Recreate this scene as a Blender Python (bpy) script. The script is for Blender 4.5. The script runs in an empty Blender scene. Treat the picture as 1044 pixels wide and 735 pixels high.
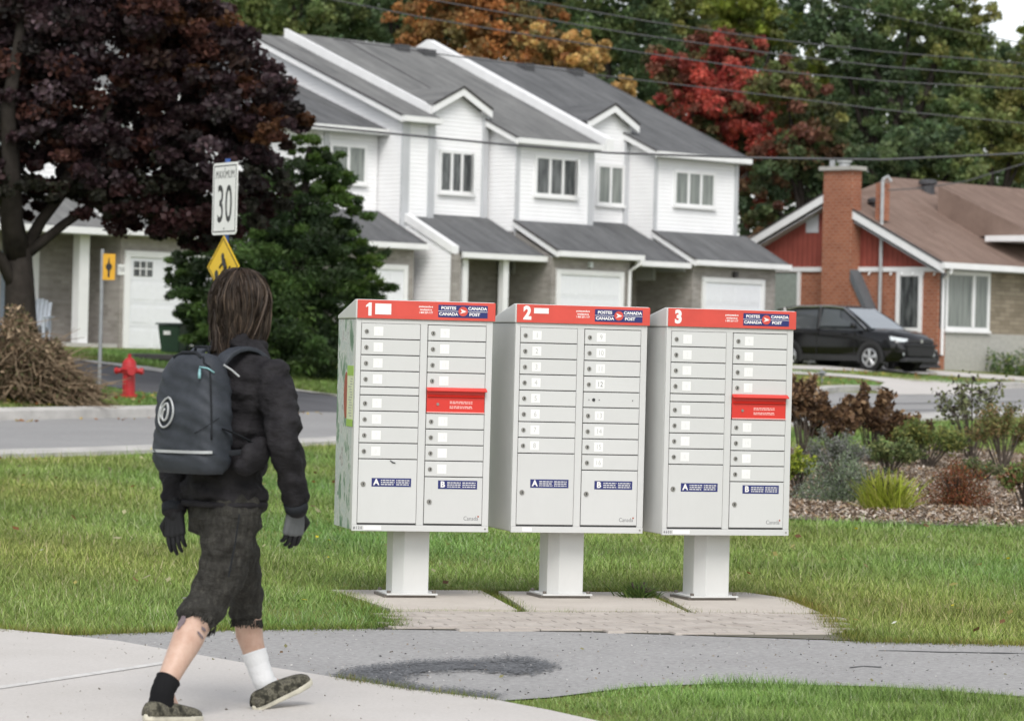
import bpy, bmesh, math, random
import numpy as np
from mathutils import Vector, Matrix
PI = math.pi
rng = np.random.default_rng(7)
random.seed(7)
S = bpy.context.scene
C = S.collection

# ------------------------------------------------------------------ camera
FPX = 3400.0; PITCH = 7.5/FPX; ROLL = 0.0245; CAMH = 1.35
_c, _s = math.cos(ROLL), math.sin(ROLL)
FW = Vector((0, math.cos(PITCH), -math.sin(PITCH)))
U0 = Vector((0, math.sin(PITCH), math.cos(PITCH)))
RT = Vector((1, 0, 0))*_c + U0*_s
UP = Vector((-1, 0, 0))*_s + U0*_c
cam_d = bpy.data.cameras.new('camera'); cam = bpy.data.objects.new('camera', cam_d); C.objects.link(cam)
cam_d.sensor_width = 36; cam_d.lens = 36*FPX/1044; cam_d.clip_start = 0.5; cam_d.clip_end = 3000
cam.matrix_world = Matrix(((RT.x, UP.x, -FW.x, 0), (RT.y, UP.y, -FW.y, 0), (RT.z, UP.z, -FW.z, CAMH), (0, 0, 0, 1)))
cam_d.dof.use_dof = True; cam_d.dof.focus_distance = 16.8; cam_d.dof.aperture_fstop = 6.3
S.camera = cam
# ------------------------------------------------------------------ sky, sun, exposure
W = bpy.data.worlds.new('World'); S.world = W; W.use_nodes = True
wn = W.node_tree; wn.nodes.clear()
SUN_EL, SUN_AZ = math.radians(48), math.radians(178)     # azimuth clockwise from +Y
sky = wn.nodes.new('ShaderNodeTexSky'); sky.sky_type = 'NISHITA'; sky.sun_disc = False
sky.sun_elevation = SUN_EL; sky.sun_rotation = SUN_AZ; sky.air_density = 1.0; sky.dust_density = 1.5; sky.ozone_density = 1.0
hs = wn.nodes.new('ShaderNodeHueSaturation'); hs.inputs['Saturation'].default_value = 0.22
bg = wn.nodes.new('ShaderNodeBackground'); bg.inputs[1].default_value = 0.148
wo = wn.nodes.new('ShaderNodeOutputWorld')
wn.links.new(sky.outputs[0], hs.inputs['Color']); wn.links.new(hs.outputs[0], bg.inputs[0]); wn.links.new(bg.outputs[0], wo.inputs[0])
sl = bpy.data.lights.new('sun', 'SUN'); sl.energy = 1.2; sl.angle = math.radians(25); sl.color = (1, 0.965, 0.92)
so = bpy.data.objects.new('sun', sl); C.objects.link(so)
sd = Vector((math.sin(SUN_AZ)*math.cos(SUN_EL), math.cos(SUN_AZ)*math.cos(SUN_EL), math.sin(SUN_EL)))
so.rotation_euler = sd.to_track_quat('Z', 'Y').to_euler(); so.location = sd*60
S.view_settings.view_transform = 'Standard'; S.view_settings.look = 'None'
S.view_settings.exposure = 0.55; S.view_settings.gamma = 1.0
S.render.engine = 'CYCLES'
try:
    S.cycles.max_bounces = 6; S.cycles.diffuse_bounces = 3; S.cycles.use_denoising = True
    S.cycles.transparent_max_bounces = 6
except Exception: pass

# ------------------------------------------------------------------ geometry of the place
QD = (-0.857, 0.515); PD = (0.515, 0.857)                # across the street, along the street
def ipl(x, xs, ys): return float(np.interp(x, xs, ys))
KP = ([33, 37.5, 52, 62, 85, 120], [0, .05, .24, .33, .45, .5])
RQ = ([33.3, 34, 35.6, 38, 40.4, 43], [0, .15, .26, .55, .85, 1])
def gh(x, y):
    p = PD[0]*x+PD[1]*y; q = QD[0]*x+QD[1]*y
    k = ipl(p, *KP); return k+(1.25-k)*ipl(q, *RQ)
def gh_np(x, y):
    p = PD[0]*x+PD[1]*y; q = QD[0]*x+QD[1]*y
    k = np.interp(p, *KP); return k+(1.25-k)*np.interp(q, *RQ)
def ray(u, v): return FW+RT*((u-522)/FPX)+UP*((367.5-v)/FPX)
def P(u, v, D):
    d = ray(u, v); k = D/d.y; return Vector((k*d.x, D, CAMH+k*d.z))
def GR(u, v):
    d = ray(u, v); a = 4.0; k = a
    while k < 600:
        k2 = k*1.01
        if CAMH+d.z*k2 < gh(d.x*k2, d.y*k2):
            for _ in range(20):
                m = (k+k2)/2
                if CAMH+d.z*m < gh(d.x*m, d.y*m): k2 = m
                else: k = m
            break
        k = k2
    return Vector((d.x*k2, d.y*k2, CAMH+d.z*k2))
def onz(x, y): return Vector((x, y, gh(x, y)))

# ------------------------------------------------------------------ materials
MATS = {}
class NM:
    def __init__(s, name, rough=.6, spec=.5, metal=0.0):
        s.m = bpy.data.materials.new(name); s.m.use_nodes = True; s.t = s.m.node_tree; s.n = s.t.nodes
        s.b = s.n['Principled BSDF']; s.b.inputs['Roughness'].default_value = rough
        s.b.inputs['Specular IOR Level'].default_value = spec; s.b.inputs['Metallic'].default_value = metal
        MATS[name] = s.m
    def node(s, ty, **kw):
        n = s.n.new(ty)
        for k, v in kw.items():
            if k in n.inputs: n.inputs[k].default_value = v
            else: setattr(n, k, v)
        return n
    def link(s, a, b): s.t.links.new(a, b)
    def coords(s, scale=(1, 1, 1)):
        tc = s.node('ShaderNodeTexCoord'); mp = s.node('ShaderNodeMapping'); mp.inputs['Scale'].default_value = scale
        s.link(tc.outputs['Object'], mp.inputs[0]); return mp.outputs[0]
    def noise(s, vec, scale, detail=4, rough=.55):
        n = s.node('ShaderNodeTexNoise'); n.inputs['Scale'].default_value = scale; n.inputs['Detail'].default_value = detail
        n.inputs['Roughness'].default_value = rough
        s.link(vec, n.inputs['Vector']); return n.outputs['Fac']
    def ramp(s, fac, stops):
        r = s.node('ShaderNodeValToRGB'); e = r.color_ramp.elements
        while len(e) < len(stops): e.new(.5)
        for i, (p, c) in enumerate(stops): e[i].position = p; e[i].color = (*c, 1) if len(c) == 3 else c
        s.link(fac, r.inputs[0]); return r.outputs[0]
    def mix(s, fac, a, b, mode='MIX'):
        m = s.node('ShaderNodeMixRGB'); m.blend_type = mode
        for i, x in ((0, fac), (1, a), (2, b)):
            if isinstance(x, (int, float)): m.inputs[i].default_value = x
            elif isinstance(x, tuple): m.inputs[i].default_value = (*x, 1)
            else: s.link(x, m.inputs[i])
        return m.outputs[0]
    def bump(s, h, strength=.3, dist=.01):
        b = s.node('ShaderNodeBump'); b.inputs['Strength'].default_value = strength; b.inputs['Distance'].default_value = dist
        s.link(h, b.inputs['Height']); s.link(b.outputs[0], s.b.inputs['Normal'])
    def col(s, c):
        if isinstance(c, tuple): s.b.inputs['Base Color'].default_value = (*c, 1)
        else: s.link(c, s.b.inputs['Base Color'])
def plain(name, c, rough=.6, spec=.5, metal=0., var=.12, scale=8, bump=0.):
    M = NM(name, rough, spec, metal); v = M.coords(); f = M.noise(v, scale, 5)
    a = tuple(x*(1-var) for x in c); b = tuple(min(1, x*(1+var)) for x in c)
    M.col(M.ramp(f, [(.3, a), (.7, b)]))
    if bump: M.bump(M.noise(v, scale*6, 3), bump, .01)
    return M.m
def mx(name): return MATS[name]

# painted metal of the mail boxes
M = NM('cabinet_grey', .42, .45); v = M.coords(); f = M.noise(v, 3.5, 5); f2 = M.noise(M.coords((30, 30, 3)), 4, 4)
c = M.ramp(f, [(.3, (.56, .565, .55)), (.7, (.62, .62, .605))]); c = M.mix(M.ramp(f2, [(.62, (0, 0, 0)), (.8, (.25, .25, .25))]), c, (.47, .46, .42)); M.col(c)
M.bump(M.noise(v, 5, 2), .08, .01)
M = NM('door_grey', .42, .42); v = M.coords(); oi = M.node('ShaderNodeObjectInfo')
c = M.mix(.5, M.ramp(M.noise(v, 3, 5, .7), [(.3, (.565, .568, .552)), (.7, (.62, .622, .61))]), M.ramp(oi.outputs['Random'], [(0, (.565, .567, .555)), (1, (.625, .628, .618))]))
c = M.mix(M.ramp(M.noise(M.coords((60, 60, 4)), 3, 5, .7), [(.60, (0, 0, 0)), (.8, (.22, .22, .22))]), c, (.42, .40, .35)); c = M.mix(M.ramp(M.noise(v, 26, 5, .8), [(.66, (0, 0, 0)), (.78, (.3, .3, .3))]), c, (.40, .39, .36)); M.col(c); M.bump(M.noise(v, 6, 2), .08, .01)
plain('seam_dark', (.10, .10, .10), .7)
plain('lock_metal', (.30, .29, .27), .35, .5, .7)
plain('lock_hole', (.03, .03, .03), .6)
plain('sticker_white', (.80, .80, .78), .45, var=.05)
plain('sticker_faded', (.70, .70, .69), .5, var=.04)
plain('ink_faded', (.42, .42, .41), .6)
plain('ink_dark', (.10, .10, .11), .6)
plain('post_red', (.62, .075, .055), .45, .45, var=.12, scale=5)
plain('slot_red', (.62, .035, .025), .32, .5, var=.06, scale=3)
plain('sign_navy', (.018, .025, .14), .4, var=.05)
plain('print_white', (.82, .80, .78), .5, var=.03)
plain('print_pink', (.80, .45, .42), .5, var=.05)
plain('lime', (.33, .55, .06), .5)
plain('cream_print', (.70, .74, .50), .5, var=.08, scale=40)
plain('rust_red', (.35, .07, .03), .6)
M = NM('graffiti_wrap', .5); v = M.coords((3, 3, 2.2)); f = M.noise(v, 2.3, 6, .65)
c = M.ramp(f, [(.34, (.08, .18, .10)), (.42, (.20, .30, .22)), (.47, (.58, .59, .56)), (.53, (.42, .48, .46)), (.58, (.60, .61, .60)), (.63, (.22, .20, .20)), (.67, (.58, .58, .55))]); M.col(c)
plain('anchor_steel', (.17, .15, .13), .6, .5, .4, bump=.3)
# fabrics and skin
M = NM('jacket_cloth', .85, .2); v = M.coords(); M.col(M.ramp(M.noise(v, 14, 6), [(.3, (.012, .011, .013)), (.75, (.030, .028, .031))])); M.bump(M.noise(M.coords((14, 14, 26)), 1.3, 5, .6), .55, .03)
M = NM('pack_cloth', .62, .35); v = M.coords(); M.col(M.ramp(M.noise(v, 9, 6, .7), [(.3, (.020, .024, .031)), (.75, (.052, .058, .072))])); M.bump(M.noise(v, 300, 2), .4, .003)
M = NM('denim', .9, .15); v = M.coords(); M.col(M.ramp(M.noise(M.coords((1, 1, .45)), 46, 8, .8), [(.32, (.020, .019, .017)), (.52, (.042, .040, .036)), (.74, (.095, .09, .078))])); M.bump(M.noise(M.coords((9, 9, 24)), 1.6, 6, .65), .7, .03)
M = NM('skin', .5, .4); v = M.coords(); c = M.ramp(M.noise(v, 12, 6, .65), [(.3, (.44, .27, .20)), (.55, (.53, .36, .28)), (.75, (.60, .43, .35))]); c = M.mix(M.ramp(M.noise(v, 70, 4, .7), [(.58, (0, 0, 0)), (.75, (.35, .35, .35))]), c, (.36, .20, .15)); M.col(c); M.b.inputs['Subsurface Weight'].default_value = .08; M.b.inputs['Subsurface Radius'].default_value = (.02, .008, .004)
M.bump(M.noise(v, 90, 3), .2, .002)
plain('tattoo_ink', (.17, .13, .14), .6, var=.25, scale=60)
plain('sock_black', (.012, .012, .013), .9, .1, bump=.3)
plain('sock_white', (.72, .72, .72), .9, .1, var=.05, bump=.3)
M = NM('camo', .85, .2); v = M.coords((1, 1, 1)); f = M.noise(v, 26, 4, .6); M.col(M.ramp(f, [(.38, (.026, .025, .019)), (.46, (.06, .057, .042)), (.54, (.15, .14, .105)), (.6, (.06, .057, .045)), (.7, (.19, .175, .14))])); M.bump(M.noise(v, 300, 2), .4, .003)
plain('sole_rubber', (.55, .52, .42), .7, var=.12, scale=30)
plain('hair', (.030, .021, .016), .6, .3, var=.5, scale=18)
plain('hair_light', (.085, .060, .044), .6, .3, var=.4, scale=18)
plain('glove_black', (.014, .014, .016), .7, .3, bump=.2)
plain('glove_grey', (.11, .115, .12), .7, .3, bump=.2)
plain('reflective', (.42, .43, .44), .4, .5, .2)
plain('teal_pull', (.22, .42, .45), .5)
plain('strap_black', (.018, .02, .024), .8, .2, bump=.3)
# setting
M = NM('asphalt_path', .93, .25); v = M.coords(); fine = M.noise(v, 38, 4, .8); big = M.noise(v, 1.1, 4)
c = M.mix(.5, M.ramp(fine, [(.34, (.20, .196, .192)), (.5, (.32, .315, .31)), (.66, (.47, .462, .455))]), M.ramp(big, [(.3, (.32, .312, .305)), (.7, (.40, .392, .385))])); M.col(c); M.bump(fine, .6, .012)
M = NM('asphalt_stain', .8, .35); v = M.coords(); fine = M.noise(v, 42, 6, .85); M.col(M.ramp(fine, [(.36, (.085, .09, .098)), (.52, (.14, .145, .153)), (.66, (.27, .272, .275))])); M.bump(fine, .5, .012)
M = NM('asphalt_road', .9, .25); v = M.coords(); big = M.noise(v, .35, 6, .65); fine = M.noise(v, 12, 5, .8)
c = M.mix(.45, M.ramp(big, [(.3, (.26, .255, .252)), (.7, (.335, .33, .325))]), M.ramp(fine, [(.3, (.20, .197, .195)), (.7, (.39, .385, .38))])); M.col(c)
plain('asphalt_drive', (.105, .105, .112), .85, .3, var=.2, scale=.9)
plain('crack_tar', (.10, .10, .10), .8)
M = NM('sidewalk_concrete', .9, .25); v = M.coords(); big = M.noise(v, 1.3, 6, .6); fine = M.noise(v, 60, 5, .8)
c = M.mix(.35, M.ramp(big, [(.3, (.53, .50, .465)), (.7, (.62, .59, .56))]), M.ramp(fine, [(.3, (.36, .34, .32)), (.7, (.66, .63, .60))])); M.col(c); M.bump(fine, .4, .006)
M = NM('pad_concrete', .9, .25); v = M.coords(); big = M.noise(v, 2.1, 6, .6); fine = M.noise(v, 70, 5, .8)
c = M.mix(.35, M.ramp(big, [(.3, (.45, .40, .345)), (.7, (.58, .53, .47))]), M.ramp(fine, [(.3, (.38, .35, .32)), (.7, (.64, .60, .55))])); M.col(c); M.bump(fine, .4, .006)
plain('kerb_concrete', (.47, .455, .43), .9, .2, var=.2, scale=2)
M = NM('paver_stone', .9, .25); v = M.coords(); f = M.noise(v, 5, 5, .6); M.col(M.ramp(f, [(.3, (.36, .32, .285)), (.7, (.50, .455, .41))])); M.bump(M.noise(v, 80, 4), .4, .006)
plain('joint_light', (.60, .585, .56), .9, var=.15, scale=30)
plain('joint_dark', (.13, .12, .09), .9)
M = NM('lawn_soil', .95, .1); v = M.coords(); f = M.noise(v, .55, 7, .7); f2 = M.noise(v, 9, 6, .8)
c = M.mix(.55, M.ramp(f, [(.3, (.12, .18, .035)), (.5, (.16, .215, .05)), (.7, (.24, .25, .085))]), M.ramp(f2, [(.3, (.08, .12, .025)), (.6, (.19, .17, .05)), (.8, (.32, .31, .12))])); M.col(c)
M = NM('mulch_soil', .95, .1); v = M.coords(); f = M.noise(v, 14, 6, .8); M.col(M.ramp(f, [(.3, (.07, .05, .035)), (.7, (.25, .21, .18))]))
# buildings
def siding(name, c, pitch=.115):
    M = NM(name, .55, .35); tc = M.node('ShaderNodeTexCoord'); sp = M.node('ShaderNodeSeparateXYZ'); M.link(tc.outputs['Object'], sp.inputs[0])
    d = M.node('ShaderNodeMath', operation='DIVIDE'); d.inputs[1].default_value = pitch; M.link(sp.outputs[2], d.inputs[0])
    fr = M.node('ShaderNodeMath', operation='FRACT'); M.link(d.outputs[0], fr.inputs[0])
    r = M.ramp(fr.outputs[0], [(0, (.72, .72, .72)), (.93, (0, 0, 0)), (.97, (0, 0, 0)), (1, (1, 1, 1))])
    f = M.noise(M.coords(), 1.6, 5); M.col(M.ramp(f, [(.3, tuple(x*.94 for x in c)), (.7, c)])); M.bump(r, 1.0, .05); return M.m
siding('siding_white', (.83, .83, .835))
siding('siding_grey', (.62, .63, .66))
M = NM('panel_red', .7, .3); tc = M.node('ShaderNodeTexCoord'); sp = M.node('ShaderNodeSeparateXYZ'); M.link(tc.outputs['Object'], sp.inputs[0])
d = M.node('ShaderNodeMath', operation='DIVIDE'); d.inputs[1].default_value = .2; M.link(sp.outputs[1], d.inputs[0]); fr = M.node('ShaderNodeMath', operation='FRACT'); M.link(d.outputs[0], fr.inputs[0])
r = M.ramp(fr.outputs[0], [(0, (0, 0, 0)), (.1, (1, 1, 1)), (.9, (1, 1, 1)), (1, (0, 0, 0))]); M.col(M.ramp(M.noise(M.coords(), 2, 4), [(.3, (.23, .055, .04)), (.7, (.30, .075, .055))])); M.bump(r, 1, .03)
def brick(name, c1, c2, mortar, bw=.22, bh=.075, ms=.012):
    M = NM(name, .9, .2); tc = M.node('ShaderNodeTexCoord'); sp = M.node('ShaderNodeSeparateXYZ'); M.link(tc.outputs['Object'], sp.inputs[0])
    ad = M.node('ShaderNodeMath', operation='ADD'); M.link(sp.outputs[0], ad.inputs[0]); M.link(sp.outputs[1], ad.inputs[1])
    cb = M.node('ShaderNodeCombineXYZ'); M.link(ad.outputs[0], cb.inputs[0]); M.link(sp.outputs[2], cb.inputs[1])
    b = M.node('ShaderNodeTexBrick'); M.link(cb.outputs[0], b.inputs['Vector'])
    b.inputs['Color1'].default_value = (*c1, 1); b.inputs['Color2'].default_value = (*c2, 1); b.inputs['Mortar'].default_value = (*mortar, 1)
    b.inputs['Scale'].default_value = 1; b.inputs['Brick Width'].default_value = bw; b.inputs['Row Height'].default_value = bh; b.inputs['Mortar Size'].default_value = ms
    b.inputs['Bias'].default_value = -.1
    f = M.noise(M.coords(), 1.5, 5, .7)
    M.col(M.mix(.35, b.outputs[0], M.ramp(f, [(.3, tuple(x*.7 for x in c1)), (.7, tuple(x*1.2 for x in c2))]))); M.bump(b.outputs['Fac'], -.6, .02); return M.m
brick('brick_grey', (.24, .22, .20), (.40, .375, .35), (.30, .28, .26), .24, .09, .012)
brick('brick_orange', (.27, .085, .045), (.38, .145, .08), (.36, .26, .20), .24, .10, .014)
brick('stone_beige', (.20, .165, .12), (.34, .29, .22), (.15, .13, .10), .5, .13, .014)
def shingle(name, a, b):
    M = NM(name, .95, .15); v = M.coords(); f = M.noise(v, 1.1, 6, .7); f2 = M.noise(M.coords((1, 4, 4)), 6, 5, .8)
    f3 = M.noise(M.coords((2.2, .35, .35)), 1.6, 6, .7); cc_ = M.mix(.5, M.ramp(f, [(.3, a), (.7, b)]), M.ramp(f2, [(.3, tuple(x*.6 for x in a)), (.7, tuple(x*1.4 for x in b))])); M.col(M.mix(.45, cc_, M.ramp(f3, [(.35, tuple(x*.7 for x in a)), (.65, tuple(x*1.25 for x in b))])))
    tc = M.node('ShaderNodeTexCoord'); sp = M.node('ShaderNodeSeparateXYZ'); M.link(tc.outputs['Object'], sp.inputs[0])
    d = M.node('ShaderNodeMath', operation='DIVIDE'); d.inputs[1].default_value = .14; M.link(sp.outputs[1], d.inputs[0]); fr = M.node('ShaderNodeMath', operation='FRACT'); M.link(d.outputs[0], fr.inputs[0]); M.bump(fr.outputs[0], .5, .02); return M.m
shingle('shingle_grey', (.118, .120, .122), (.205, .205, .20))
shingle('shingle_dark', (.085, .087, .092), (.15, .152, .155))
shingle('shingle_brown', (.155, .105, .085), (.235, .17, .14))
plain('trim_white', (.80, .80, .80), .5, var=.05, scale=2)
plain('trim_grey', (.50, .51, .53), .5, var=.05, scale=2)
plain('trim_dark', (.05, .045, .045), .5)
plain('garage_white', (.78, .79, .82), .5, var=.03)
plain('curtain', (.42, .43, .40), .8, var=.15, scale=4)
M = NM('window_glass', .06, .8); M.col(M.ramp(M.noise(M.coords((3, 3, .6)), 2.5, 3), [(.4, (.035, .04, .042)), (.62, (.12, .13, .13))]))
M = NM('window_glass_curtained', .08, .6); v = M.coords((9, 9, .4)); M.col(M.ramp(M.noise(v, 2.2, 3), [(.35, (.13, .15, .14)), (.65, (.27, .29, .27))]))
plain('vent_dark', (.06, .06, .065), .6)
plain('concrete_cap', (.40, .39, .36), .9)
plain('pipe_grey', (.45, .46, .47), .5, .5, .3)
plain('flashing', (.11, .12, .13), .6)
plain('door_blue_grey', (.24, .28, .34), .5)
plain('house_green', (.28, .32, .29), .7)
# vegetation
def leafmat(name, trans=.25, rough=.55, spec=.35):
    M = NM(name, rough, spec); a = M.node('ShaderNodeAttribute', attribute_name='tint'); M.link(a.outputs['Color'], M.b.inputs['Base Color'])
    if trans:
        t = M.node('ShaderNodeBsdfTranslucent'); M.link(a.outputs['Color'], t.inputs[0]); m = M.node('ShaderNodeMixShader'); m.inputs[0].default_value = trans
        M.link(M.b.outputs[0], m.inputs[1]); M.link(t.outputs[0], m.inputs[2]); M.link(m.outputs[0], M.n['Material Output'].inputs[0])
    return M.m
leafmat('leaf', .45); leafmat('grass_blade', .2, .6, .25); leafmat('dry_twig', 0, .85, .1)
plain('bark', (.085, .07, .058), .95, .1, var=.35, scale=5, bump=.8)
plain('bark_dark', (.035, .030, .026), .95, .1, var=.3, scale=5)
# other things
plain('hydrant_red', (.42, .018, .022), .45, .5, var=.12, scale=6)
plain('sign_yellow', (.78, .50, .01), .45, var=.03)
plain('sign_amber', (.62, .33, .02), .5)
plain('sign_face', (.80, .80, .78), .45, var=.03)
plain('sign_black', (.015, .015, .015), .5)
plain('post_blue', (.03, .09, .33), .45)
plain('post_galvanised', (.30, .31, .32), .5, .5, .5)
plain('bin_green', (.018, .05, .026), .5, var=.1)
plain('bin_lid', (.010, .022, .013), .5)
M = NM('car_paint', .14, .4); M.col((.004, .004, .005)); M.b.inputs['Coat Weight'].default_value = .3; M.b.inputs['Coat Roughness'].default_value = .05
plain('car_plastic', (.03, .03, .032), .55, .4)
M = NM('car_glass', .05, .8); M.col((.05, .055, .06))
M = NM('windshield_glass', .12, .6, .7); M.col((.50, .53, .55))  # pale metallic base stands in for bright sky reflected in the windshield
M = NM('car_window_light', .15, .6, .3); M.col((.20, .22, .23))  # lighter than car_glass: a grey reflection put into the side window colour
M = NM('car_chrome', .2, .5, 1); M.col((.7, .7, .72))
plain('alloy', (.50, .51, .52), .35, .5, .6)
plain('tyre', (.02, .02, .02), .8, .2)
M = NM('lamp_lens', .08, .6); M.col((.62, .66, .68))
plain('number_plate', (.75, .75, .78), .4)
plain('planter_white', (.70, .69, .66), .6, var=.06)
plain('wire_black', (.07, .07, .075), .7)
plain('chair_paint', (.42, .46, .52), .6)

# ------------------------------------------------------------------ helpers
def tag(o, label=None, cat=None, group=None, kind=None):
    if label: o['label'] = label
    if cat: o['category'] = cat
    if group: o['group'] = group
    if kind: o['kind'] = kind
    return o
def empty(name, loc=(0, 0, 0), rz=0, parent=None, rot=None):
    o = bpy.data.objects.new(name, None); C.objects.link(o); o.location = loc; o.rotation_euler = rot if rot else (0, 0, rz); o.empty_display_size = .2
    if parent: o.parent = parent
    return o
def link(name, me, mat, parent=None, smooth=False):
    if mat:
        for m in (mat if isinstance(mat, (list, tuple)) else [mat]): me.materials.append(mx(m) if isinstance(m, str) else m)
    o = bpy.data.objects.new(name, me); C.objects.link(o)
    if parent: o.parent = parent
    if smooth: me.polygons.foreach_set('use_smooth', [True]*len(me.polygons))
    return o
class MB:
    def __init__(s): s.v = []; s.f = []; s.mi = []; s.cur = 0
    def add(s, vs, fs):
        b = len(s.v); s.v += [tuple(x) for x in vs]; s.f += [tuple(b+i for i in f) for f in fs]; s.mi += [s.cur]*len(fs); return s
    def box(s, x0, x1, y0, y1, z0, z1):
        return s.add([(x0,y0,z0),(x1,y0,z0),(x1,y1,z0),(x0,y1,z0),(x0,y0,z1),(x1,y0,z1),(x1,y1,z1),(x0,y1,z1)],
                     [(3,2,1,0),(4,5,6,7),(0,1,5,4),(1,2,6,5),(2,3,7,6),(3,0,4,7)])
    def prism(s, pts, ax, a, b):
        n = len(pts)
        f = {'x': lambda p, t: (t, p[0], p[1]), 'y': lambda p, t: (p[0], t, p[1]), 'z': lambda p, t: (p[0], p[1], t)}[ax]
        vs = [f(p, a) for p in pts]+[f(p, b) for p in pts]
        return s.add(vs, [tuple(range(n)), tuple(range(2*n-1, n-1, -1))]+[(i, (i+1) % n+0, (i+1) % n+n, i+n) for i in range(n)])
    def tube(s, pts, rs, n=8, cap=True):
        pts = [Vector(p) for p in pts]
        if not hasattr(rs, '__len__'): rs = [rs]*len(pts)
        vs = []; m = len(pts); ref = None
        for i, p in enumerate(pts):
            t = (pts[min(i+1, m-1)]-pts[max(i-1, 0)]).normalized()
            if ref is None: ref = t.orthogonal().normalized()
            a = (ref-t*ref.dot(t)); a = a.normalized() if a.length > 1e-5 else t.orthogonal().normalized(); ref = a; b = t.cross(a)
            for k in range(n): an = 2*PI*k/n; vs.append(p+(a*math.cos(an)+b*math.sin(an))*rs[i])
        fs = [(i*n+k, i*n+(k+1) % n, (i+1)*n+(k+1) % n, (i+1)*n+k) for i in range(m-1) for k in range(n)]
        if cap: fs += [tuple(range(n-1, -1, -1)), tuple((m-1)*n+k for k in range(n))]
        return s.add(vs, fs)
    def lathe(s, prof, c=(0, 0, 0), n=20):
        vs = []; m = len(prof)
        for r, z in prof:
            for k in range(n): a = 2*PI*k/n; vs.append((c[0]+r*math.cos(a), c[1]+r*math.sin(a), c[2]+z))
        fs = [(i*n+k, i*n+(k+1) % n, (i+1)*n+(k+1) % n, (i+1)*n+k) for i in range(m-1) for k in range(n)]+[tuple(range(n-1, -1, -1)), tuple((m-1)*n+k for k in range(n))]
        return s.add(vs, fs)
    def build(s, name, mat, parent=None, bevel=0, smooth=False, seg=2, tf=None):
        me = bpy.data.meshes.new(name); me.from_pydata(s.v, [], s.f)
        if any(s.mi): me.polygons.foreach_set('material_index', s.mi)
        bm = bmesh.new(); bm.from_mesh(me); bmesh.ops.recalc_face_normals(bm, faces=bm.faces)
        if bevel:
            es = [e for e in bm.edges if len(e.link_faces) == 2 and e.calc_face_angle(0) > .6]
            bmesh.ops.bevel(bm, geom=es, offset=bevel, segments=seg, affect='EDGES', profile=.5)
        if tf is not None: bmesh.ops.transform(bm, matrix=tf, verts=bm.verts)
        bm.to_mesh(me); bm.free()
        return link(name, me, mat, parent, smooth)
def raw(name, V, F, k, mat, parent=None, tint=None, smooth=False):
    """numpy mesh: V (n,3), F (m,k)"""
    me = bpy.data.meshes.new(name); n = len(V); m = len(F)
    me.vertices.add(n); me.vertices.foreach_set('co', np.ascontiguousarray(V, dtype=np.float32).ravel())
    me.loops.add(m*k); me.loops.foreach_set('vertex_index', np.ascontiguousarray(F, dtype=np.int32).ravel())
    me.polygons.add(m); me.polygons.foreach_set('loop_start', np.arange(0, m*k, k, dtype=np.int32))
    try: me.polygons.foreach_set('loop_total', np.full(m, k, dtype=np.int32))
    except Exception: pass
    me.update(calc_edges=True)
    if tint is not None:
        a = me.color_attributes.new('tint', 'FLOAT_COLOR', 'POINT'); T = np.ones((n, 4), np.float32); T[:, :3] = tint; a.data.foreach_set('color', T.ravel())
    return link(name, me, mat, parent, smooth)
def text(name, body, size, tf, mat, parent, align='LEFT', bold=.0, ext=.0006, sx=1.0, space=1.0):
    cu = bpy.data.curves.new(name, 'FONT'); cu.body = body; cu.size = size; cu.align_x = align; cu.align_y = 'CENTER'; cu.offset = bold; cu.extrude = ext; cu.space_character = space
    cu.resolution_u = 3
    o = bpy.data.objects.new(name, cu); C.objects.link(o)
    dg = bpy.context.evaluated_depsgraph_get(); me = bpy.data.meshes.new_from_object(o.evaluated_get(dg)); bpy.data.objects.remove(o); bpy.data.curves.remove(cu)
    me.transform(Matrix.Diagonal((sx, 1, 1, 1))); me.transform(tf); me.materials.clear()
    return link(name, me, mat, parent)
def blob(name, prims, mat, parent=None, voxel=.01, smooth=8, disp=0, dscale=.08, seed=0, deform=None):
    """organic body: capsules ('c',p1,r1,p2,r2) and ellipsoids ('e',centre,(rx,ry,rz),rotmatrix) fused by voxel remesh"""
    bm = bmesh.new()
    for pr in prims:
        if pr[0] == 'c':
            _, a, ra, b, rb = pr; a, b = Vector(a), Vector(b); L = (b-a).length; n = max(2, int(L/(min(ra, rb)*.5))+1)
            for i in range(n+1):
                t = i/n; p = a.lerp(b, t); r = ra+(rb-ra)*t
                bmesh.ops.create_uvsphere(bm, u_segments=12, v_segments=8, radius=r, matrix=Matrix.Translation(p))
        else:
            _, c, r, rm = pr
            bmesh.ops.create_uvsphere(bm, u_segments=20, v_segments=14, radius=1, matrix=Matrix.Translation(Vector(c)) @ rm.to_4x4() @ Matrix.Diagonal((*r, 1)))
    me = bpy.data.meshes.new(name); bm.to_mesh(me); bm.free()
    o = bpy.data.objects.new(name, me); C.objects.link(o)
    md = o.modifiers.new('r', 'REMESH'); md.mode = 'VOXEL'; md.voxel_size = voxel
    sm = o.modifiers.new('s', 'SMOOTH'); sm.factor = .5; sm.iterations = smooth
    if disp:
        tx = bpy.data.textures.new(name, 'CLOUDS'); tx.noise_scale = dscale; tx.noise_depth = 3
        dm = o.modifiers.new('d', 'DISPLACE'); dm.texture = tx; dm.strength = disp; dm.mid_level = .5
        o.modifiers.new('s2', 'SMOOTH').iterations = 1
    dg = bpy.context.evaluated_depsgraph_get(); me2 = bpy.data.meshes.new_from_object(o.evaluated_get(dg)); bpy.data.objects.remove(o)
    if deform:
        for v in me2.vertices: v.co = deform(v.co)
    me2.materials.clear()
    return link(name, me2, mat, parent, True)
PB = [-800, -200, 0, 15]+list(range(30, 112, 2))+[120, 160, 260, 900]
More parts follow.
